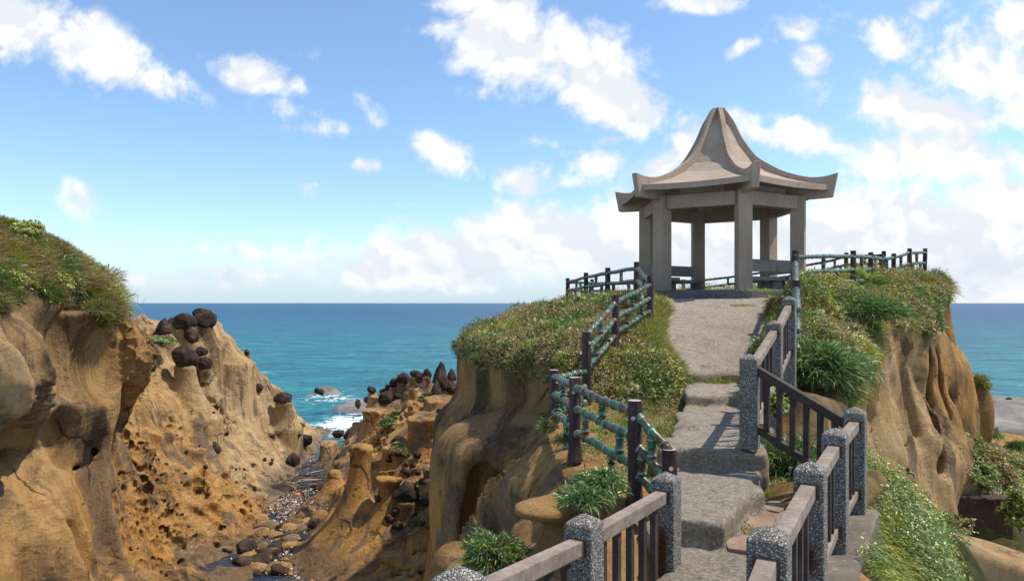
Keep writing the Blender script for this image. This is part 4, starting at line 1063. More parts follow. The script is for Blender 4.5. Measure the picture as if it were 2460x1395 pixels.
fence('mock bamboo fence along the cliff edge behind the pavilion', bk, (.14, .43, .72), .045, .2, .07, ((0, .5), (1, .3), (1, .75)), 4, skip_post=(0,))
rf = [fp(1911, 602, 15.5, 1.2), fp(2050, 602, 17.8, 1.1), fp(2092, 606, 19.5, 1.1), fp(2117, 611, 21.0, 1.0), fp(2147, 609, 22.0, 1.0), fp(2185, 597, 22.5, 1.1), fp(2222, 597, 23.9, 1.1)]
fence('mock bamboo fence running from the path up to the right-hand headland tip', rf, (.14, .50, .80), .046, .2, .07, ((0, .45), (1, .2), (1, .7)), 5)
fence('short mock bamboo fence dropping toward the pebbled posts right of the ramp', [rf[0], fp(1910, 614, 14.0, 1.1), fp(1912, 674, 11.4, 1.0), fp(1915, 722, 9.95, .9)], (.14, .45, .72), .05, .2, .07, ((0, .5),), 6, skip_post=(0, 3))

# ------------------------------------------------------------------ pebble-dash posts with timber railing
def peb_post(parent, x, y, zt, hgt, ang, s=.18, rust=None):
    m = MB(); c, n_ = math.cos(ang), math.sin(ang); rot = np.array([[c, -n_, 0], [n_, c, 0], [0, 0, 1]])
    zb = zt - .055
    m.v = []; h2 = s / 2
    V = [(-h2, -h2), (h2, -h2), (h2, h2), (-h2, h2)]
    pts = [(a, b, zt - hgt) for a, b in V] + [(a, b, zb) for a, b in V] + [(0, 0, zt)]
    pts = np.array(pts) @ rot.T; pts[:, 0] += x; pts[:, 1] += y
    pts[:, 2] = [zt - hgt] * 4 + [zb] * 4 + [zt]
    m.add(pts, [[3, 2, 1, 0]] + [[i, (i + 1) % 4, 4 + (i + 1) % 4, 4 + i] for i in range(4)] + [[4 + i, 4 + (i + 1) % 4, 8] for i in range(4)])
    me = m.mesh('post', True, .018, 3)
    bm = bmesh.new(); bm.from_mesh(me); bmesh.ops.subdivide_edges(bm, edges=[e for e in bm.edges if e.calc_length() > .3], cuts=12, use_grid_fill=True)
    bmesh.ops.subdivide_edges(bm, edges=[e for e in bm.edges if abs(e.verts[0].co.z - e.verts[1].co.z) < .01 and e.calc_length() > .1], cuts=6, use_grid_fill=True)
    bmesh.ops.triangulate(bm, faces=[f for f in bm.faces if len(f.verts) > 4]); bm.to_mesh(me); bm.free()
    co = np.empty(len(me.vertices) * 3, np.float32); me.vertices.foreach_get('co', co); co = co.reshape(-1, 3)
    a_ = np.zeros(len(co))
    if rust: 
        lx = (co - [x, y, 0]) @ rot
        a_ = 1.2 * np.exp(-((lx[:, 0] - .0) / .045) ** 2) * sstep(zt - rust[0], zt - rust[0] - .1, co[:, 2]) * sstep(zt - rust[1], zt - rust[1] + .1, co[:, 2]) * (co[:, 1] - y < 0)
    at = me.attributes.new('rust', 'FLOAT', 'POINT'); at.data.foreach_set('value', a_.astype(np.float32))
    kid(link('post', me, M_PEB), parent)
def timber(parent, name, a, b, w, h, mat):
    a = np.array(a, float); b = np.array(b, float); L = np.linalg.norm(b - a); m = MB()
    m.box((0, 0, 0), (w, L, h)); me = m.mesh(name, False, .006, 2)
    d = (b - a) / L; sx = np.cross(d, (0, 0, 1)); n2 = np.linalg.norm(sx)
    sx = sx / n2 if n2 > 1e-4 else np.array([1., 0, 0]); up = np.cross(sx, d)
    o = link(name, me, mat); M = Matrix([[sx[i], d[i], up[i], ((a + b) / 2)[i] - parent.location[i]] for i in range(3)] + [[0, 0, 0, 1]])
    o.parent = parent; o.matrix_local = M; return o
def railing(label, posts, hs, top=.19, bot=.80, npick=5, rusts=None, dark=(), skip=(), group='pebble-dash and timber railings'):
    g = thing('railing', label, 'railing', (posts[0][0], posts[0][1], posts[0][2] - 1), group=group)
    for i, p in enumerate(posts):
        q = posts[min(i + 1, len(posts) - 1)]; o = posts[max(i - 1, 0)]
        ang = math.atan2(-(q[0] - o[0]), q[1] - o[1]) + (0 if not isinstance(hs, dict) else 0)
        if i not in skip: peb_post(g, p[0], p[1], p[2], hs if not isinstance(hs, (list,)) else hs[i], ang, .18, rusts.get(i) if rusts else None)
    for i in range(len(posts) - 1):
        a = np.array(posts[i], float); b = np.array(posts[i + 1], float); d = (b - a); d[2] = 0; d /= np.linalg.norm(d)
        mt = M_RAILD if i in dark else M_RAIL  # bays listed in dark get their rail shade as a darker colour
        A, B = a + d * .085, b - d * .085
        t0, t1 = A - [0, 0, top], B - [0, 0, top]; b0, b1 = A - [0, 0, bot], B - [0, 0, bot]
        timber(g, 'top_rail', t0, t1, .085, .085, mt); timber(g, 'bottom_rail', b0, b1, .07, .07, mt)
        for s_, e_ in ((A, d), (B, -d)):
            for zz in (top, bot):
                m = MB(); ang = math.atan2(-d[0], d[1]); c, n_ = math.cos(ang), math.sin(ang)
                m.box(s_ - [0, 0, zz] - e_ * .002, (.125, .018, .095), np.array([[c, -n_, 0], [n_, c, 0], [0, 0, 1]])); kid(m.build('socket', M_BRKT, None), g)
        for j in range(npick):
            s_ = (j + .75) / (npick + .5)
            p, q = t0 * (1 - s_) + t1 * s_, b0 * (1 - s_) + b1 * s_
            m = MB(); ang = math.atan2(-d[0], d[1]); c, n_ = math.cos(ang), math.sin(ang)
            m.box((p + q) / 2, (.042, .055, p[2] - q[2] - .07), np.array([[c, -n_, 0], [n_, c, 0], [0, 0, 1]])); kid(m.build('picket', M_RAILD, None, bevel=.004, segs=1), g)
    return g
def pp(px, py, Y): return tuple(P(px, py, Y))
P1, P2, P3, P4 = pp(1848, 1258, 3.19), pp(1947, 1105, 4.32), pp(2006, 1025, 5.40), pp(2055, 975, 6.39)
P5, P6, P7 = pp(1801, 848, 7.16), pp(1861, 767, 8.6), pp(1896, 710, 9.7)
P0 = (P1[0] - .62, P1[1] - 1.2, P1[2] - .02)
railing('right railing along the near walkway with four large pebble-dash posts', [P0, P1, P2, P3, P4], 1.15, .175, .80, 5, {2: (.45, .75)}, skip=(0,))
railing('dark backlit railing panel between the far right-hand post and the post beside the steps', [P4, P5], 1.0, .175, .78, 6, dark=(0,), skip=(0, 1))  # shaded side of these rails is painted in, same wood as the others
railing('upper railing climbing the right side of the steps with three pebble-dash posts', [P5, P6, P7], [1.0, 1.35, 1.35], .175, .80, 5, {0: (.5, .62)})
L1, L2, L3 = pp(1600, 1130, 5.09), pp(1403, 1230, 3.97), pp(1100, 1355, 2.93)
L0 = (L3[0] - .66, L3[1] - 1.1, L3[2])
railing('left railing along the near walkway over the drop with rust-stained far post', [L1, L2, L3, L0], 1.2, .175, .80, 5, {0: (.35, 1.0)}, skip=(3,))

# ------------------------------------------------------------------ walls
def wall(name, label, a, b, zt, zb, off_t, off_b, th, mat, nseg=40):
    a = np.array(a, float); b = np.array(b, float); d = b - a; L = np.linalg.norm(d); d /= L; n_ = np.array([d[1], -d[0]])
    V = []; Q = []
    prof = [(-th, zt), (off_t, zt), (off_t + .02, zt - .03)] + [(off_t + (off_b - off_t) * s, zt - .03 + (zb - zt) * s) for s in np.linspace(.05, 1, 12)] + [(-th, zb)]
    for i in range(nseg + 1):
        for o_, z in prof:
            k = o_ + (.012 * float(vnoise(i * .5, z * 4, 1, 141)) if o_ > 0 else 0)
            V.append((*(a + d * L * i / nseg + n_ * k), z + (.012 * float(vnoise(i * .4, o_ * 5, 2, 142)) if z > zb + .1 else 0)))
    m_ = len(prof)
    for i in range(nseg):
        for j in range(m_): q = (j + 1) % m_; Q.append((i * m_ + j, i * m_ + q, (i + 1) * m_ + q, (i + 1) * m_ + j))
    mb = MB(); mb.add(V, [list(q) for q in Q] + [list(range(m_)), list(range(nseg * m_, (nseg + 1) * m_))])
    return tag(mb.build(name, mat, None), label, 'wall')
dd = np.array([P4[0] - P2[0], P4[1] - P2[1]]); dd /= np.linalg.norm(dd)
A = np.array([P1[0], P1[1]]) - dd * 1.6; B = np.array([P4[0], P4[1]]) + dd * .14
wall('walkway_wall', 'battered board-marked concrete wall carrying the right near railing', A, B, -1.955, -4.2, .16, .62, .35, M_WALL)
A = np.array([L3[0], L3[1]]) - dd * 1.5; B = np.array([L1[0], L1[1]]) + dd * .12
wall('walkway_wall', 'rough concrete edge wall under the left near railing', B, A, -2.12, -3.4, .10, .16, .35, M_WALL)
a_, b_ = P(2235, 1190, 17.6), P(2432, 1204, 17.2)
w_ = wall('retaining_wall', 'dark brown retaining wall below the bushes at the lower right', a_[:2], b_[:2], -4.95, -7.2, .0, .05, .4, M_BWALL)
print('structures', round(time.time() - T0, 1))

# flagstones at the foot of the slabs
for i, (pts, lab) in enumerate((([(1765, 1252), (1812, 1222), (1868, 1232), (1852, 1268), (1790, 1278)], 'reddish flagstone nearest the camera beside the concrete slab'),
                  ([(1818, 1218), (1850, 1198), (1905, 1204), (1872, 1228)], 'brown flagstone behind the nearest reddish one'),
                  ([(1856, 1194), (1880, 1180), (1925, 1186), (1910, 1200)], 'small pale-stained flagstone farthest from the camera by the dark railing'),
                  ([(1740, 1290), (1786, 1283), (1846, 1274), (1870, 1300), (1800, 1322), (1748, 1315)], 'greyish flagstone in front of the reddish one'))):
    b = [PZ(x, y, -1.935) for x, y in pts]; m = MB(); n_ = len(b)
    m.add([p - [0, 0, .06] for p in b] + b, [list(range(n_))[::-1], list(range(n_, 2 * n_))] + [[k, (k + 1) % n_, n_ + (k + 1) % n_, n_ + k] for k in range(n_)])
    tag(m.build('flagstone', M_FLAG, None, bevel=.012), lab, 'flagstone')

# ------------------------------------------------------------------ vegetation
GREEN = np.array([[.105, .165, .035], [.14, .205, .042], [.075, .125, .030], [.18, .24, .055], [.23, .28, .07]])
YEL = np.array([[.33, .36, .07], [.42, .39, .08], [.26, .30, .06]])
BRN = np.array([[.34, .22, .10], [.26, .16, .085], [.42, .29, .14], [.30, .215, .12], [.21, .13, .085]])
STRAW = np.array([[.50, .42, .22], [.42, .36, .17], [.36, .33, .13]])
BAMB = np.array([[.085, .155, .042], [.13, .215, .065], [.06, .11, .032], [.19, .28, .10], [.27, .35, .17]])
FLW = np.array([[.80, .80, .42], [.85, .83, .62], [.70, .76, .32]])
def unit(v): return v / (np.linalg.norm(v, axis=1)[:, None] + 1e-9)
def pick(pal, n): return pal[rng.integers(0, len(pal), n)] * rng.uniform(.75, 1.25, (n, 1))
def blades(P_, D, L, W, C, bend=.4):
    """curved tapered blades: 5 verts, 3 tris"""
    n = len(P_); D = unit(D); side = unit(np.cross(D, rng.normal(size=(n, 3)))); g = np.cross(D, side)
    L = np.broadcast_to(L, (n,))[:, None]; W = np.broadcast_to(W, (n,))[:, None]
    b = (g * rng.uniform(-.5, .5, (n, 1)) + np.array([0, 0, -1.0])) * bend * L
    m = P_ + D * L * .5 + b * .25; tip = P_ + D * L + b
    V = np.stack([P_ - side * W * .35, P_ + side * W * .35, m - side * W * .5, m + side * W * .5, tip], 1).reshape(-1, 3)
    i = np.arange(n)[:, None] * 5
    T = np.concatenate([i + [0, 1, 2], i + [1, 3, 2], i + [2, 3, 4]], 0)
    return V, T, np.repeat(C, 5, 0)
def leaves(P_, Nrm, S_, C, asp=.5):
    n = len(P_); Nn = unit(Nrm + rng.normal(0, .6, (n, 3))); a = unit(np.cross(Nn, rng.normal(size=(n, 3)))); b = np.cross(Nn, a)
    S_ = np.broadcast_to(S_, (n,))[:, None]
    V = np.stack([P_ - a * S_ * .5, P_ + b * S_ * asp * .5 + Nn * S_ * .08, P_ + a * S_ * .5, P_ - b * S_ * asp * .5 + Nn * S_ * .08], 1).reshape(-1, 3)
    i = np.arange(n)[:, None] * 4
    return V, np.concatenate([i + [0, 1, 2], i + [0, 2, 3]], 0), np.repeat(C, 4, 0)
def plant_mesh(name, parts):
    Vs, Ts, Cs, o = [], [], [], 0
    for V, T, C in parts: Vs.append(V); Ts.append(T + o); Cs.append(C); o += len(V)
    return mesh_arrays(name, np.concatenate(Vs), np.concatenate(Ts), False, None, np.concatenate(Cs))
def stuff(name, parts): return tag(link(name, plant_mesh(name, parts), M_LEAF), kind='stuff')
PATHP = [p for p, *_ in SLABS]
def off_path(C, d=.0):
    r = np.ones(len(C), bool)
    for p in PATHP: r &= polydist(p, C[:, 0], C[:, 1]) > d
    return r
def choose(C, seed, pals, sc=.9):
    """palette per place, chosen by smooth noise so that plants form patches"""
    n = len(C); k = len(pals); v = fbm(C[:, 0] * sc, C[:, 1] * sc, C[:, 2] * sc, 3, seed) * 2.3 + rng.normal(0, .16, n)
    q = np.clip(((v + 1) / 2 * k).astype(int), 0, k - 1); out = np.zeros((n, 3))
    for i, p in enumerate(pals): w_ = q == i; out[w_] = pick(p, w_.sum())
    return out
# headland cover ---------------------------------------------------------------
def head_dens(C, n):
    D = polydist(rim_s, C[:, 0], C[:, 1]); top = (C[:, 2] > np.clip(hH(C[:, 0], C[:, 1]), -2.5, 1.2) - .42 - .3 * (vnoise(C[:, 0] * 1.1, C[:, 1] * 1.1, 0, 151) > .2))
    w_ = top * off_path(C, .06) * (C[:, 1] > 10.5) * (np.hypot(C[:, 0] - PC[0], C[:, 1] - PC[1]) > 2.75)
    w_ = w_ * np.clip(15 / C[:, 1], .3, 1.4) ** 1.6 * np.where(D > -1.6, 1.7, 1) * (1 + 1.2 * (C[:, 0] > 4.4))
    w_ = w_ * np.where((C[:, 1] > 23.5) & (C[:, 0] < 13), .25, 1)
    return w_ + 1e-12
def lump(C, seed=161): return np.clip(.35 + 1.7 * fbm(C[:, 0] * 1.25, C[:, 1] * 1.25, C[:, 2], 3, seed), 0, 1.25)
pt, nn = sample(*HV2, head_dens, 95000)
hv = (.05 + .42 * lump(pt)) * sstep(.0, .7, polydist(PATH_RAMP, pt[:, 0], pt[:, 1]) + .1)
hv = hv * np.where((pt[:, 0] < 4), .5, 1)
pt2 = pt + nn * .02 + np.array([0, 0, 1.]) * (hv * rng.random(len(pt)) ** .6)[:, None] + nn * (hv * .35 * rng.random(len(pt)))[:, None]
colr = choose(pt, 171, [GREEN, YEL, BRN, GREEN, BRN])
f = rng.random(len(pt)) < .018; colr[f] = pick(FLW, f.sum())
lv = leaves(pt2, nn * .6 + [0, 0, .7], rng.uniform(.04, .085, len(pt)), colr)
pt, nn = sample(*HV2, head_dens, 65000)
hv = (.05 + .30 * lump(pt)) * np.where(pt[:, 0] < 4, .55, 1) * sstep(.0, .7, polydist(PATH_RAMP, pt[:, 0], pt[:, 1]) + .1)
D_ = nn * .8 + rng.normal(0, .45, (len(pt), 3)) + [0.15, 0, .75]
bl = blades(pt + np.array([0, 0, 1.]) * (hv * rng.random(len(pt)))[:, None], D_, rng.uniform(.10, .28, len(pt)), rng.uniform(.010, .020, len(pt)), choose(pt, 172, [BAMB, GREEN, STRAW, BRN, YEL]), .45)
def clumps(src, dens, n, rr, per, seedpal, down=.0):
    c, cn = sample(*src, dens, n); out = []
    PL = [GREEN, BAMB, YEL, BRN, GREEN, STRAW, BAMB, BRN[:3]]
    for i in range(n):
        r_ = rng.uniform(*rr) * c[i][1] / 15 * (.7 if abs(c[i][0] - 1) < 3 else 1); m_ = int(per * rng.uniform(.6, 1.4)); u_ = unit(rng.normal(size=(m_, 3)) + cn[i] * .9)
        p = c[i] + u_ * r_ * (rng.random((m_, 1)) ** .5) * [1, 1, .8]; pal = PL[rng.integers(len(PL))] * rng.uniform(.8, 1.15)
        if rng.random() < .5: out.append(blades(p, u_ + rng.normal(0, .4, (m_, 3)) + [.1, 0, .3], rng.uniform(.5, 1.1, m_) * r_ * .8, rng.uniform(.010, .018), pick(pal, m_), .45))
        else: out.append(leaves(p, u_ + [0, 0, .6], rng.uniform(.035, .10) * rng.uniform(.7, 1.3, m_), pick(pal, m_), rng.uniform(.35, .7)))
        if rng.random() < .25:
            f_ = c[i] + unit(u_[:20]) * r_ * 1.05; fl = (f_[:, None] + rng.normal(0, .02, (len(f_), 6, 3))).reshape(-1, 3); out.append(leaves(fl, fl * 0 + [0, 0, 1.], .028, pick(FLW, len(fl)), .9))
        if rng.random() < .35:                     # dry seed stalks
            k_ = 24; out.append(blades(c[i] + rng.normal(0, r_ * .4, (k_, 3)) * [1, 1, .2] + cn[i] * r_ * .4, rng.normal(0, .3, (k_, 3)) + [.2, 0, 1], r_ * rng.uniform(1.0, 1.7, k_), .007, pick(BRN, k_), .2))
    return out
stuff('ground_cover', [lv, bl] + clumps(HV2, head_dens, 210, (.14, .36), 300, 0))
# tall yellow-green grass along the left edge of the ramp
def edge_dens(C, n):
    d = polydist(PATH_RAMP, C[:, 0], C[:, 1]); return ((d > .02) & (d < .75) & (C[:, 0] < 4.1) & (C[:, 1] > 11.8) & (n[:, 2] > .3)) * (np.exp(-d * 2.5)) + 1e-12
pt, nn = sample(*HV2, edge_dens, 9000)
stuff('grass', [blades(pt, rng.normal(0, .28, (len(pt), 3)) + [.25, -.1, 1], rng.uniform(.14, .42, len(pt)), .012, pick(np.concatenate([YEL, GREEN[3:], STRAW[1:]]), len(pt)), .35)])
# thin dry grass on the small flat left of the slabs
def flat_dens(C, n):
    d = off_path(C, .03); return d * (C[:, 0] > .95 + .25 * vnoise(C[:, 0] * 2, C[:, 1] * 2, 0, 5)) * (C[:, 1] > 6.9) * (C[:, 0] < 3) * (n[:, 2] > .6) * (.25 + np.clip(vnoise(C[:, 0] * 2.2, C[:, 1] * 2.2, 0, 153) + .3, 0, 1)) + 1e-12
pt, nn = sample(*HV1, flat_dens, 16000)
stuff('grass', [blades(pt, rng.normal(0, .5, (len(pt), 3)) + [0, 0, .8], rng.uniform(.03, .11, len(pt)), .007, choose(pt, 174, [STRAW, YEL, GREEN, STRAW], 2.0), .4)])
# tufts in the path joints
def tuft(c, r, n, L, pal):
    p = np.array(c) + np.c_[rng.normal(0, r[0], n), rng.normal(0, r[1], n), np.zeros(n)]
    return blades(p, rng.normal(0, .45, (n, 3)) + [0, 0, 1], rng.uniform(.4, 1, n) * L, .009, pick(pal, n), .4)
GY = np.concatenate([GREEN[3:], YEL])
tf = []
for px, py, z, rx, ry, n, L in ((1700, 916, -1.375, .14, .03, 260, .10), (1735, 912, -1.375, .10, .04, 200, .12), (1712, 733, -.06, .10, .05, 160, .08), (1783, 735, -.06, .10, .05, 160, .08),
                               (1735, 1250, -1.95, .09, .10, 300, .14), (1760, 1225, -1.95, .08, .09, 260, .13), (1795, 1195, -1.95, .09, .05, 240, .12), (1830, 1190, -1.95, .09, .04, 220, .10), (1700, 1272, -1.95, .05, .05, 140, .09), (1795, 1275, -1.95, .05, .04, 140, .08), (1670, 1290, -1.95, .04, .04, 80, .07),
                               (1745, 1095, -1.73, .12, .03, 120, .06), (1830, 700, .14, .12, .05, 150, .10), (1870, 715, .1, .15, .1, 260, .12)):
    tf.append(tuft(PZ(px, py, z), (rx, ry), n, L, GY))
stuff('grass', tf)
# left cliff cap -----------------------------------------------------------------
def cap_dens(C, n):
    lim = .05 + .35 * vnoise(C[:, 0] * 1.2, C[:, 1] * 1.2, 0, 155) + .25 * vnoise(C[:, 0] * 4, C[:, 1] * 4, 0, 156) - .25 * sstep(17.4, 18.4, C[:, 1]) 
    return (C[:, 2] > lim) * (C[:, 0] > -15.5) * (C[:, 0] > -1.05 * C[:, 1] * .80 - 1) + 1e-12
pt, nn = sample(*LV, cap_dens, 70000)
cc = choose(pt, 175, [GREEN, BRN, STRAW, BRN, YEL], .7)
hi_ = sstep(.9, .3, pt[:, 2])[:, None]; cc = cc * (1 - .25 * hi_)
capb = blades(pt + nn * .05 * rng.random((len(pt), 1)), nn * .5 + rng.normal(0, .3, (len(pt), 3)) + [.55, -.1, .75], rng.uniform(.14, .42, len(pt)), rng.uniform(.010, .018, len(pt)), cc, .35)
pt, nn = sample(*LV, lambda C, n: cap_dens(C, n) * (C[:, 2] < 1.0 + .5 * vnoise(C[:, 0], C[:, 1], 0, 3)), 42000)
cl = choose(pt, 176, [GREEN, YEL, BRN, GREEN]); f = rng.random(len(pt)) < .02; cl[f] = pick(FLW, f.sum())
capl = leaves(pt + nn * (.22 * rng.random(len(pt)) * lump(pt) * 1.4)[:, None], nn + [0, 0, .5], rng.uniform(.045, .10, len(pt)), cl)
n = 9000; s_ = rng.random(n); pc_ = P(118, 575, 17.5) + np.c_[rng.normal(0, .0, n), rng.normal(0, .3, n), rng.normal(0, .0, n)]
stuff('grass', [capb, capl] + clumps(LV, lambda C, n: cap_dens(C, n) * (C[:, 2] < 1.5), 70, (.16, .40), 320, 0))
# individual bushes ------------------------------------------------------------------
def bush(name, label, c, r, n, style, cat='bush', pal=None, group=None, L=(.12, .26), W=.02, flowers=0, droop=.4):
    u_ = unit(rng.normal(size=(n, 3))); u_[:, 2] = np.abs(u_[:, 2]) * .95 - .12 * rng.random(n)
    rad = (rng.random(n) ** .45)[:, None] * (1 + .42 * vnoise(u_[:, 0] * 2.4 + c[0], u_[:, 1] * 2.4, u_[:, 2] * 2.4, 161) + .2 * vnoise(u_[:, 0] * 6 + c[0], u_[:, 1] * 6, u_[:, 2] * 6, 162))[:, None]
    p = u_ * rad * np.array(r)
    parts = []
    pal = BAMB if pal is None else pal
    if style == 'blade':
        parts.append(blades(p, u_ * .8 + rng.normal(0, .45, (n, 3)) + [0, 0, .25], rng.uniform(*L, n), W * rng.uniform(.6, 1.2, n), pick(pal, n), droop))
    else:
        parts.append(leaves(p, u_ + [0, 0, .6], rng.uniform(*L, n), pick(pal, n), .55))
    if flowers:
        q = unit(rng.normal(size=(flowers, 3))); q[:, 2] = np.abs(q[:, 2]); cen = q * np.array(r) * 1.05
        fl = (cen[:, None] + rng.normal(0, .022, (flowers, 14, 3))).reshape(-1, 3)
        parts.append(leaves(fl, fl * 0 + [0, 0, 1.], .018, pick(FLW, len(fl)), .9))
    m = MB()                                    # woody stems
    for i in range(9):
        e = u_[i] * np.array(r) * .8; m.ring_tube([[0, 0, -r[2] * .35], e * .5 + [0, 0, .05], e], [.014, .010, .004], 5)
    root = thing(name, label, cat, tuple(c), group=group)
    o = link('leaves', plant_mesh('leaves', parts), M_LEAF, root); s2 = m.build('stem', M_BARK, root)
    return root
bush('bamboo_grass_bush', 'large rounded bush of long dark green blades right of the pebbled posts', P(1965, 880, 10.0) + [0, .25, -.12], (.74, .6, .48), 15000, 'blade', L=(.12, .26), W=.018)
bush('bamboo_grass_bush', 'green spiky bush with white flowers under the near bamboo fence', P(1445, 1158, 6.0) + [0, .1, -.1], (.19, .22, .19), 3000, 'blade', L=(.05, .12), W=.012, flowers=9)
bush('bamboo_grass_bush', 'trailing spiky green clump hanging below the flowering bush', P(1440, 1205, 5.7) + [-.12, .1, -.02], (.20, .2, .11), 1600, 'blade', L=(.05, .12), W=.012)
bush('bush', 'leafy green bush on the reddish rock at the bottom left of the near railing', P(1185, 1325, 6.0) + [0, 0, -.06], (.24, .26, .20), 4600, 'blade', L=(.05, .12), W=.014, pal=np.concatenate([BAMB, GREEN, BRN[:1]]))
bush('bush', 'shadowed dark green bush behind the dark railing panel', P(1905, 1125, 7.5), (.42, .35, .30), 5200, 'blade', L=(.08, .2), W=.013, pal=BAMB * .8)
bush('bush', 'small yellow-green bush by the foot of the post beside the steps', P(1862, 985, 8.0), (.16, .2, .22), 1500, 'leaf', pal=GY, L=(.03, .06))
bush('bush', 'large bush on the slope above the brown retaining wall', P(2320, 1125, 18.0) + [0, .4, -.2], (1.15, .9, 1.0), 15000, 'leaf', pal=np.concatenate([GREEN, GREEN, BRN[:2], YEL[:1]]), L=(.07, .14))
bush('bush', 'dry reddish brown bush at the right of the one above the brown wall', P(2395, 1130, 18.6) + [0, .3, -.2], (.75, .7, .75), 9000, 'leaf', pal=np.concatenate([BRN, STRAW[1:], GREEN[:1]]), L=(.05, .10))
bush('bush', 'pale green shrub at the top of the slope beneath the right cliff', P(2265, 1065, 19.0) + [0, 0, -.1], (.35, .4, .5), 3200, 'leaf', pal=np.concatenate([GREEN, FLW[2:]]), L=(.06, .12))
bush('bush', 'dull bush left of the brown retaining wall at its foot', P(2285, 1265, 15.2), (.42, .35, .36), 4200, 'leaf', pal=np.concatenate([GREEN, BRN]), L=(.05, .10))
bush('bush', 'green bush right of the brown retaining wall at the photo edge', P(2450, 1250, 16.5), (.45, .5, .8), 4600, 'leaf', pal=np.concatenate([GREEN, YEL]), L=(.06, .11))
bush('hanging_bush', 'green bush hanging off the rim of the right cliff over the orange face', P(2237, 785, 18.6), (.26, .35, .58), 5200, 'blade', L=(.10, .22), W=.016)
bush('hanging_bush', 'tufted green bush at the outermost tip of the right headland', P(2250, 672, 21.5) + [0, 0, -.1], (.34, .4, .36), 4200, 'blade', L=(.10, .22), W=.016)
bush('hanging_bush', 'wide dark green bush overhanging the middle of the right cliff rim', P(2110, 750, 14.2) + [0, .1, -.05], (.75, .5, .34), 9000, 'blade', L=(.10, .24), W=.015)
bush('hanging_bush', 'yellow-green leafy trail hanging beside the long-bladed bush', P(2065, 905, 10.8), (.16, .25, .42), 2600, 'leaf', pal=GY, L=(.035, .07))
bush('bush', 'brown-tipped bush on the dark rock pillar of the right cliff', P(2330, 925, 21.5) + [0, -.3, 0], (.34, .4, .36), 3000, 'blade', pal=np.concatenate([GREEN, BRN]), L=(.1, .2), W=.018)
bush('bush', 'green tuft at the foot of the dark rock pillar on the right', P(2368, 1045, 21.5), (.40, .4, .22), 2600, 'blade', L=(.1, .2), W=.018)
bush('bush', 'green tuft on the tan rock at the right photo edge', P(2448, 1075, 22.5), (.3, .3, .22), 2200, 'blade', L=(.1, .2), W=.018)
bush('bush', 'low grey-green mat on the ledge beside the left ridge rocks', P(383, 823, 30.5), (.55, .8, .26), 5200, 'leaf', pal=np.concatenate([GREEN, STRAW[2:]]), L=(.06, .12))
bush('bush', 'green tuft on the tan rock at the middle of the pinnacle field', P(935, 1020, 36.5), (.45, .5, .42), 3600, 'leaf', pal=GREEN, L=(.08, .14))
bush('bush', 'green tuft above the middle one on the pinnacle field', P(950, 1000, 37.5), (.30, .4, .34), 2200, 'leaf', pal=GREEN, L=(.08, .14))
bush('bush', 'dry grey tuft on the dark dome of the pinnacle field', P(968, 1082, 29.0), (.42, .4, .30), 3000, 'blade', pal=np.concatenate([STRAW, GREEN[:2]]), L=(.08, .18), W=.02)
bush('bush', 'scrubby tuft left of the finger-shaped crag', P(1022, 965, 38.0), (.35, .4, .55), 2600, 'blade', pal=np.concatenate([STRAW[1:], GREEN]), L=(.1, .2), W=.025)
bush('bush', 'scrubby tuft right of the finger-shaped crag', P(1062, 968, 37.5), (.40, .4, .45), 2800, 'blade', pal=np.concatenate([STRAW[1:], GREEN]), L=(.1, .2), W=.025)
bush('bush', 'small dark green tuft in the lower cleft of the pinnacle field', P(1003, 1262, 23.0), (.20, .25, .25), 1500, 'blade', L=(.08, .16), W=.014)
bush('creeper', 'yellow-green creeper trailing down the crack of the left cliff', P(62, 765, 16.6) + [.1, 0, -.15], (.10, .2, .62), 1800, 'leaf', 'creeper', pal=YEL, L=(.04, .08))
bush('bush', 'golden-green shrub on the very top of the left cliff', P(55, 548, 17.6) + [0, 0, -.12], (.45, .5, .34), 5200, 'leaf', pal=np.concatenate([YEL, GREEN[3:]]), L=(.05, .09))
# small tufts at post feet
bush('grass_tuft', 'bright grass tuft between the feet of the near zigzag fence posts', P(1358, 1052, 7.9) + [0, 0, -.04], (.10, .12, .08), 500, 'blade', 'grass tuft', pal=GREEN[2:], L=(.06, .14), W=.008)
bush('grass_tuft', 'wispy grass clump beside the leftmost near fence post', P(1315, 1030, 9.0), (.06, .1, .12), 300, 'blade', 'grass tuft', pal=np.concatenate([STRAW, GREEN]), L=(.1, .22), W=.008)
# slope right of the walkway wall
def slope_dens(C, n):
    D = polydist(rim_s, C[:, 0], C[:, 1]); return (C[:, 0] > 2.6) * (C[:, 2] < -2.0) * (D > .12) * (C[:, 1] < 9.6) * (n[:, 2] > .2) * (C[:, 2] > -3.15) + 1e-12
pt, nn = sample(*HV1, slope_dens, 26000)
cc = choose(pt, 177, [BAMB, BAMB, GREEN, YEL], 1.2)
a1 = blades(pt + nn * (.12 * rng.random(len(pt)))[:, None], nn * .5 + rng.normal(0, .35, (len(pt), 3)) + [.35, -.25, .3], rng.uniform(.06, .17, len(pt)), .008, cc, .7)
pt, nn = sample(*HV1, lambda C, n: slope_dens(C, n) * (vnoise(C[:, 0] * 1.3, C[:, 1] * 1.3, 0, 157) > .0), 9000)
cl = pick(np.concatenate([GREEN[2:], YEL]), len(pt)); f = rng.random(len(pt)) < .16; cl[f] = pick(FLW, f.sum())
a2 = leaves(pt + [0, 0, .05] + nn * (.25 * rng.random(len(pt)))[:, None], nn + [0, 0, .5], rng.uniform(.018, .045, len(pt)), cl)
stuff('ground_cover', [a1, a2])
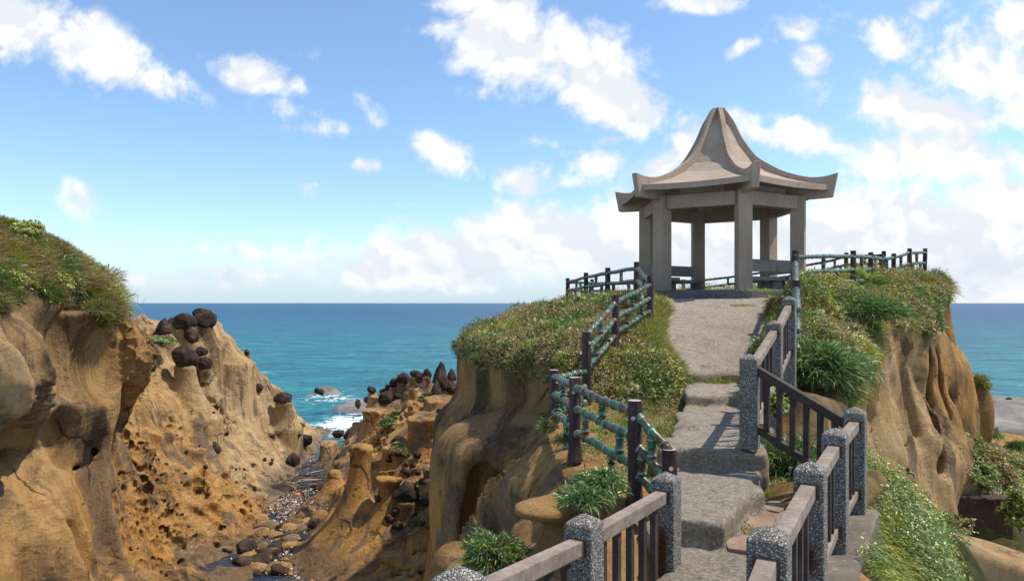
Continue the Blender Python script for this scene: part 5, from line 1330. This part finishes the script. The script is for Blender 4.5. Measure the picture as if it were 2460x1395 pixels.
def slope2(C, n): return (C[:, 0] > 9) * (C[:, 1] > 17.7) * (C[:, 1] < 24) * (C[:, 2] < -3.6) * (C[:, 2] > -6.9) * (C[:, 0] < 18) * (n[:, 2] > .35) * (np.abs(C[:, 2] - hH2(C[:, 0], C[:, 1])) < .7) + 1e-12
pt, nn = sample(*HV2, slope2, 16000)
stuff('ground_cover', [leaves(pt + nn * (.3 * rng.random(len(pt)) * lump(pt))[:, None], nn + [0, 0, .5], rng.uniform(.06, .12, len(pt)), choose(pt, 178, [GREEN, BRN, YEL, GREEN]))])
# broad-leaved lily on the right rim
ag = thing('lily_plant', 'broad-leaved yellow-green lily with one orange leaf among the right-hand bushes', 'plant', tuple(P(2083, 668, 15.0) + [0, 0, -.1]))
for k in range(13):
    a = k * 2.4; el = .45 + .09 * (k % 7); n_ = 9; L_ = .55 + .12 * math.sin(k * 1.7); m = MB(); V = []
    for i in range(n_):
        s = i / (n_ - 1); rr = L_ * s * math.cos(el) ; zz = L_ * (s * math.sin(el) - .42 * s * s * (1.3 - el)) + .05; w_ = .042 * math.sin(PI * min(1, s * .86 + .14)) + .002
        c = np.array([rr * math.cos(a), rr * math.sin(a), zz]); sd = np.array([-math.sin(a), math.cos(a), 0])
        V += [c - sd * w_, c + [0, 0, -.012], c + sd * w_]
    Q = [[i * 3 + j, i * 3 + j + 1, i * 3 + j + 4, i * 3 + j + 3] for i in range(n_ - 1) for j in range(2)]
    V = np.array(V); cr = np.tile([.42, .16, .03] if k == 10 else [.22, .27, .05], (len(V), 1)) * (1 - .25 * (k % 2))
    o = link('leaf', mesh_arrays('leaf', V, np.array(Q), True, None, cr), M_LEAF, ag)
    if k == 10: o['label'] = 'withered orange leaf'

# ------------------------------------------------------------------ things in the gully
hM_s = lambda x, y: max(float(hMc(np.array(x), np.array(y))), S)
M_DRIFT = plain('driftwood', (.10, .065, .045)); M_DRIFT2 = plain('pale_driftwood', (.34, .26, .18))
for i in range(34):
    px = rng.normal(742, 30) if i < 28 else rng.normal(690, 40); py = rng.normal(1146, 12) if i < 28 else rng.normal(1245, 50)
    c = PZ(px, py, S + .12 + .1 * rng.random()); a = rng.uniform(-1.2, 1.5); L_ = rng.uniform(.4, 1.5); d_ = np.array([math.cos(a), math.sin(a) * .8, rng.uniform(-.12, .2)])
    m = MB(); m.ring_tube([c - d_ * L_ / 2, c + [0, 0, .05], c + d_ * L_ / 2 + [0, 0, .05]], [.045, .035, .012], 7)
    pl_ = i % 5 == 0
    o = m.build('driftwood', M_DRIFT2 if pl_ else M_DRIFT, None, smooth=True)
    tag(o, 'pale bare driftwood stick in the gully stream' if pl_ else 'dark driftwood stick heaped in the gully below the split boulder', 'driftwood', 'pale driftwood sticks in the gully' if pl_ else 'dark driftwood heap in the gully')
n = 3000; pxs = rng.normal(700, 36, n); pys = rng.normal(1208, 20, n); k = rng.random(n) < .15; pxs[k] = rng.normal(690, 50, k.sum()); pys[k] = rng.normal(1320, 38, k.sum())
pts = np.array([PZ(a, b, S + .07) for a, b in zip(pxs, pys)]); pts[:, 2] += rng.random(n) * .07
LC = np.array([[.48, .44, .38], [.34, .28, .22], [.24, .15, .09], [.15, .09, .055], [.10, .06, .04], [.14, .09, .06], [.30, .2, .13], [.55, .53, .5]]); cc = pick(LC, n)
sp_ = rng.random(n) < .02; cc[sp_] = pick(np.array([[.6, .12, .03], [.03, .35, .2], [.05, .2, .45], [.5, .08, .08]]), sp_.sum())
lt = leaves(pts, pts * 0 + [0, 0, 1.], rng.uniform(.05, .17, n), cc, .6)
M_LIT = NT('litter'); M_LIT = M_LIT.fin(M_LIT.attr('tint', 'Color'), .6, .3)
tag(link('litter', plant_mesh('litter', [lt]), M_LIT), kind='stuff')
# orange float
c = PZ(713, 1188, S + .12); o = link('float', rock_mesh('float', .34, .26, .2, 5, '', 3, .05), plain('orange_plastic', (.62, .16, .03), .4), None, c)
tag(o, 'orange plastic float lying among the litter', 'float')
# small stones in the stream
for i in range(46):
    py = rng.uniform(1225, 1395); px = rng.uniform(610, 745) - (py - 1225) * .25 + (i % 4 == 0) * 40; c = PZ(px, py, S + .03); w_ = rng.uniform(.25, .95)
    o = link('stone', rock_mesh('stone', w_, w_ * .8, w_ * .5, 200 + i, '', 3), M_ROCK if i % 3 else M_DARK, None, c)
    tag(o, 'tan stone lying in the shallow gully stream' if i % 3 else 'small dark stone in the shallow gully stream', 'stone', 'tan stones in the gully stream' if i % 3 else 'dark stones in the gully stream')
# towel hung in the hollow of the right cliff
def cloth(name, label, c, w_, h_, colr, seed):
    V = []; nx, nz = 14, 18
    for j in range(nz):
        for i in range(nx):
            u_, v_ = i / (nx - 1) - .5, j / (nz - 1); V.append((c[0] + u_ * w_ * (1 - .45 * v_ + .2 * math.sin(v_ * 5)), c[1] + .045 * math.sin(u_ * 22 + seed) * (.3 + v_) + .05 * v_, c[2] - v_ * h_ + .10 * u_ * u_ - .25 * u_ * w_))
    Q = [(j * nx + i, j * nx + i + 1, (j + 1) * nx + i + 1, (j + 1) * nx + i) for j in range(nz - 1) for i in range(nx - 1)]
    o = link(name, mesh_arrays(name, np.array(V), np.array(Q), True), colr); s_ = o.modifiers.new('t', 'SOLIDIFY'); s_.thickness = .012
    tag(o, label, 'towel')
c = P(2192, 1182, 13.1)
cloth('towel', 'crimson towel hanging out of the hollow in the right cliff', c + [-.10, 0, -.02], .22, .36, plain('crimson_cloth', (.42, .015, .05)), 1)
cloth('towel', 'red and pink striped towel on the right side of the cliff hollow', c + [.10, -.04, -.10], .2, .42, plain('red_cloth', (.62, .05, .08)), 2)
# boulders in the hollow and on the shelf
tag(link('rock_knob', rock_mesh('rock_knob', .34, .3, .7, 77, 'pointed'), M_DARK, None, P(2186, 1165, 13.5)), 'narrow dark rock wedged in the hollow above the towels', 'rock')
# seaward rock shelves
def shelf(name, poly, h0, amp, res, seed, mat_attr):
    poly = smooth_poly(poly, 2); lo = poly.min(0) - 1; hi = poly.max(0) + 1
    nx, ny = ((hi - lo) / res).astype(int) + 1; X, Y = np.meshgrid(np.linspace(lo[0], hi[0], nx), np.linspace(lo[1], hi[1], ny), indexing='ij')
    D = polydist(poly, X + .8 * vnoise(X * .3, Y * .3, 0, seed), Y + .8 * vnoise(X * .3, Y * .3, 5, seed))
    Z = h0 + amp * fbm(X * .16, Y * .35, seed, 4, seed) + .5 * amp * (1 - np.abs(vnoise(X * .25 + Y * .1, Y * .5, 1, seed + 2))) + .08 * fbm(X * 1.5, Y * 1.5, 0, 3, seed)
    Z = S - 1.0 + (Z - S + 1.0) * sstep(.6, -2.2, D)
    V = np.stack([X, Y, Z], 2).reshape(-1, 3); i = np.arange((nx - 1) * (ny - 1)); a = (i // (ny - 1)) * ny + i % (ny - 1)
    Q = np.stack([a, a + ny, a + ny + 1, a + 1], 1); z = V[:, 2]
    at = dict(veg=z * 0, warm=z * 0 + .1, stain=z * 0 + mat_attr[0], pale=z * 0 + mat_attr[1], wet=np.maximum(mat_attr[2], sstep(S + .5, S + .15, z)))
    tag(link(name, mesh_arrays(name, V, Q, True, at), M_SHELF), kind='structure')
shelf('rock_shelf', [(29, 36), (48, 38), (75, 50), (75, 66), (52, 64), (41, 62), (35, 56), (30, 46)], S + .6, .85, .35, 301, (.1, .9, .25))
shelf('reef', [(-17.5, 57), (-11.5, 54), (-8.5, 52), (-7, 57), (-9, 62), (-14, 63)], S + .35, .55, .2, 311, (.3, .3, .55))
shelf('reef', [(-20.5, 66), (-16.5, 65), (-15.2, 68), (-18, 70.5), (-21, 69)], S + .3, .45, .2, 312, (.3, .3, .55))
for px, py, w_, lab in ((2424, 962, .55, 'dark knob alone on the grey sea shelf at the right'), (2452, 975, .4, 'flat dark stone at the right edge of the grey sea shelf'), (762, 938, .55, 'left dark ball on the small offshore reef'), (772, 941, .5, 'right dark ball on the small offshore reef')):
    c = PZ(px, py + 4, S + .75); tag(link('rock_knob', rock_mesh('rock_knob', w_, w_, w_ * 1.1, px, '', 3), M_DARK, None, c + [0, 0, w_ * .3]), lab, 'rock')
print('veg', round(time.time() - T0, 1))

# ------------------------------------------------------------------ sea
def sea():
    rs = [14, 20, 26, 32, 38, 44, 50, 57, 65, 75, 90, 120, 180, 300, 600, 1500, 5000, 16000]
    me_v = []; fo = []
    nx = 140
    for y in rs:
        for i in range(nx):
            u = -1.6 + 3.2 * i / (nx - 1)
            me_v.append((u * (y + 12), y, SEA))
    V = np.array(me_v); Q = []
    for j in range(len(rs) - 1):
        for i in range(nx - 1):
            a = j * nx + i; Q.append((a, a + 1, a + nx + 1, a + nx))
    x, y = V[:, 0], V[:, 1]
    px = 1230 + F * x / y; py = 727 - F * SEA / y
    foam = np.exp(-((x + 12.5) / 3.2) ** 2 - ((y - 51) / 8) ** 2) * 1.0 + .8 * np.exp(-((x + 17.5) / 4) ** 2 - ((y - 66) / 4) ** 2) + .6 * np.exp(-((x - 38) / 12) ** 2 - ((y - 66) / 9) ** 2)
    shal = sstep(47, 40, y) * (x < 3) * (x > -25)
    me = mesh_arrays('sea', V, np.array(Q), False, dict(foam=foam, shallow=shal))
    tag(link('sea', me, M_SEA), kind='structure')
sea()

# ------------------------------------------------------------------ sky, sun, camera
SUN_AZ, SUN_EL = R(86), R(60)      # azimuth clockwise from +Y
w = bpy.data.worlds.new('World'); scene.world = w; w.use_nodes = True
t = w.node_tree; t.nodes.clear()
def wn(typ, **kw):
    x = t.nodes.new('ShaderNode' + typ)
    for k, v in kw.items(): setattr(x, k, v)
    return x
def wm(op, a, b=0.0, c=None, clamp=False):
    x = wn('Math', operation=op, use_clamp=clamp)
    for v, i in ((a, 0), (b, 1), (c, 2)):
        if v is None: continue
        if isinstance(v, (int, float)): x.inputs[i].default_value = v
        else: t.links.new(v, x.inputs[i])
    return x.outputs[0]
def wmr(v, a, b, c=0.0, d=1.0):
    x = wn('MapRange', interpolation_type='SMOOTHSTEP'); t.links.new(v, x.inputs[0])
    for i, k in enumerate((a, b, c, d)): x.inputs[i + 1].default_value = k
    return x.outputs[0]
def wmix(f, a, b, mode='MIX'):
    x = wn('Mix', data_type='RGBA', blend_type=mode)
    for v, i in ((f, 0), (a, 6), (b, 7)):
        if isinstance(v, (int, float)): x.inputs[i].default_value = v
        elif isinstance(v, tuple): x.inputs[i].default_value = (*v, 1)
        else: t.links.new(v, x.inputs[i])
    return x.outputs[2]
sky = wn('TexSky', sky_type='NISHITA'); sky.sun_disc = False; sky.sun_elevation = SUN_EL; sky.sun_rotation = SUN_AZ
sky.air_density = 1.0; sky.dust_density = .6; sky.ozone_density = 2.0; sky.altitude = 10
tc = wn('TexCoord'); sp = wn('SeparateXYZ'); t.links.new(tc.outputs['Generated'], sp.inputs[0])
den = wm('MAXIMUM', sp.outputs[1], .06)
u = wm('DIVIDE', sp.outputs[0], den); v = wm('DIVIDE', sp.outputs[2], den)
cb = wn('CombineXYZ'); t.links.new(u, cb.inputs[0]); t.links.new(v, cb.inputs[1]); uv = cb.outputs[0]
# cloud bodies given by direction: x = tan(azimuth), y = tan(height)
CL = [(60, 50, 240, 95, 25, 1), (230, 125, 190, 62, 28, 1), (375, 195, 110, 45, 25, .9), (30, 130, 130, 35, 10, .5),
      (600, 172, 110, 42, 15, .75), (700, 205, 90, 32, 20, .6), (720, 130, 50, 25, 0, .45), (700, 270, 80, 32, 10, .5), (760, 312, 130, 26, 0, .5), (888, 272, 55, 28, 55, .7), (885, 395, 45, 20, 5, .6),
      (1072, 375, 85, 42, 22, .85), (190, 470, 60, 60, 20, .5), (1150, 55, 130, 100, 10, 1), (1250, 105, 220, 110, 20, 1), (1400, 165, 200, 105, 22, 1), (1530, 225, 115, 90, 40, 1), (1545, 280, 70, 40, 0, .7), (1160, 222, 60, 20, 10, .6),
      (1268, 432, 72, 44, 0, .95), (1370, 440, 110, 26, -5, .6), (1440, 402, 80, 36, -10, .7), (1330, 352, 70, 22, 10, .5), (1600, 380, 110, 40, -20, .75), (1690, 340, 120, 40, -5, .85), (1850, 325, 260, 48, 6, .85), (1930, 58, 90, 42, -10, .75),
      (1960, 142, 60, 42, 20, .6), (2140, 108, 80, 62, 15, .85), (2110, 215, 100, 46, 25, .75), (2250, 262, 250, 85, 8, 1), (2350, 190, 180, 110, 0, .9), (2420, 60, 90, 80, 0, .85), (2290, 385, 260, 75, 0, .95), (2080, 400, 120, 36, 5, .6), (1690, 8, 110, 24, 0, .7), (1790, 110, 50, 18, -30, .5), (2250, 20, 60, 30, 0, .5),
      (735, 455, 45, 25, 0, .45), (985, 490, 30, 14, 0, .4), (1480, 335, 60, 16, -10, .45)]
BAND = [(1500, 570, 430, 85, 0, 1.4), (1150, 620, 400, 66, 0, 1.15), (860, 630, 220, 50, 0, .75), (600, 664, 190, 30, 0, .65), (400, 680, 110, 26, 0, .55), (590, 602, 220, 26, 4, .42), (1800, 610, 460, 140, 0, 1.7), (2250, 620, 460, 150, 0, 2.0), (2420, 500, 300, 80, 0, 1.1)]
def blob(px, py, rx, ry, rot, s):
    m = wn('Mapping', vector_type='TEXTURE'); t.links.new(uv, m.inputs[0])
    m.inputs['Location'].default_value = ((px - 1230) / F, (727 - py) / F, 0); m.inputs['Rotation'].default_value = (0, 0, R(-rot)); m.inputs['Scale'].default_value = (rx / F * 1.55, ry / F * 1.55, 1)
    g = wn('TexGradient', gradient_type='SPHERICAL'); t.links.new(m.outputs[0], g.inputs[0])
    return wm('MULTIPLY', g.outputs['Fac'], s)
acc = None
for b in CL:
    x = blob(*b); acc = x if acc is None else wm('MAXIMUM', acc, x)
bacc = None
for b in BAND:
    x = blob(*b); bacc = x if bacc is None else wm('MAXIMUM', bacc, x)
def wnoise(scale, detail, rough, off=(0, 0, 0), dist=0.0, sc=(1, 1, 1)):
    m = wn('Mapping'); t.links.new(uv, m.inputs[0]); m.inputs['Location'].default_value = off; m.inputs['Scale'].default_value = sc
    x = wn('TexNoise'); x.inputs['Scale'].default_value = scale; x.inputs['Detail'].default_value = detail; x.inputs['Roughness'].default_value = rough; x.inputs['Distortion'].default_value = dist
    t.links.new(m.outputs[0], x.inputs[0]); return x.outputs[0]
n1 = wnoise(11, 10, .58, dist=.25); n1b = wnoise(11, 10, .58, (-.006, -.014, 0), .25); n2 = wnoise(34, 8, .62); n3 = wnoise(5, 7, .6, (3, 1, 0), sc=(.6, 1.6, 1))
base = wm('MAXIMUM', acc, bacc)
fld = wm('ADD', base, wm('MULTIPLY', wm('SUBTRACT', n1, .5), 2.3))
fld = wm('ADD', fld, wm('MULTIPLY', wm('SUBTRACT', n2, .5), .7))
dens = wm('MULTIPLY', wmr(fld, .12, .74), wmr(base, .0, .30))
# sky away from the photographed quarter: generic fair-weather clouds
back = wmr(sp.outputs[1], .02, .25, 1, 0)
m = wn('TexNoise'); m.inputs['Scale'].default_value = 3.0; m.inputs['Detail'].default_value = 8; t.links.new(tc.outputs['Generated'], m.inputs[0])
bd = wm('MULTIPLY', wmr(m.outputs[0], .52, .66), back)
dens = wm('MAXIMUM', wm('MULTIPLY', dens, wm('SUBTRACT', 1.0, back)), bd)
s1_ = wnoise(11, 3, .5, dist=.25); s2_ = wnoise(11, 3, .5, (-.008, -.018, 0), .25)
grad = wm('SUBTRACT', s2_, s1_)
shade = wmr(wm('ADD', grad, wm('MULTIPLY', wm('SUBTRACT', n3, .5), -.12)), -.05, .07)
low = wmr(v, .02, .13, 1, 0)
white = wmix(wm('MULTIPLY', shade, .7), (.79, .795, .805), (.57, .615, .68))
white = wmix(wm('MULTIPLY', low, wmr(n3, .35, .6, .75, .1)), white, (.52, .59, .68))
SKY_ST = .148
sk = wmix(1.0, sky.outputs[0], (SKY_ST * .90, SKY_ST * 1.0, SKY_ST * 1.06), 'MULTIPLY')
hz = wmr(v, 0.0, .10, 1, 0)
sk = wmix(wm('MULTIPLY', hz, .7), sk, (.43, .57, .72))
fin = wmix(dens, sk, white)
bg = wn('Background'); bg.inputs[1].default_value = 1.0; t.links.new(fin, bg.inputs[0])
wo = wn('OutputWorld'); t.links.new(bg.outputs[0], wo.inputs[0])

sl = bpy.data.lights.new('sun', 'SUN'); sl.energy = 4.0; sl.angle = R(.5); sl.color = (1.0, .93, .83)
so = bpy.data.objects.new('sun', sl); COL.objects.link(so)
d = Vector((math.sin(SUN_AZ) * math.cos(SUN_EL), math.cos(SUN_AZ) * math.cos(SUN_EL), math.sin(SUN_EL)))
so.rotation_euler = (-d).to_track_quat('-Z', 'Y').to_euler(); so.location = d * 60

cam = bpy.data.cameras.new('camera'); cam.lens = 24; cam.sensor_width = 36; cam.clip_end = 40000; cam.clip_start = .05
cam.shift_y = 29.5 / 2460
co = bpy.data.objects.new('camera', cam); COL.objects.link(co); co.rotation_euler = (R(90), 0, 0); scene.camera = co
scene.view_settings.view_transform = 'Standard'; scene.view_settings.look = 'None'; scene.view_settings.exposure = 0.42; scene.view_settings.gamma = 1
scene.render.resolution_x = 1024; scene.render.resolution_y = 580
scene.cycles.max_bounces = 6; scene.cycles.diffuse_bounces = 3; scene.cycles.glossy_bounces = 2; scene.cycles.transmission_bounces = 2
print('script', round(time.time() - T0, 1))
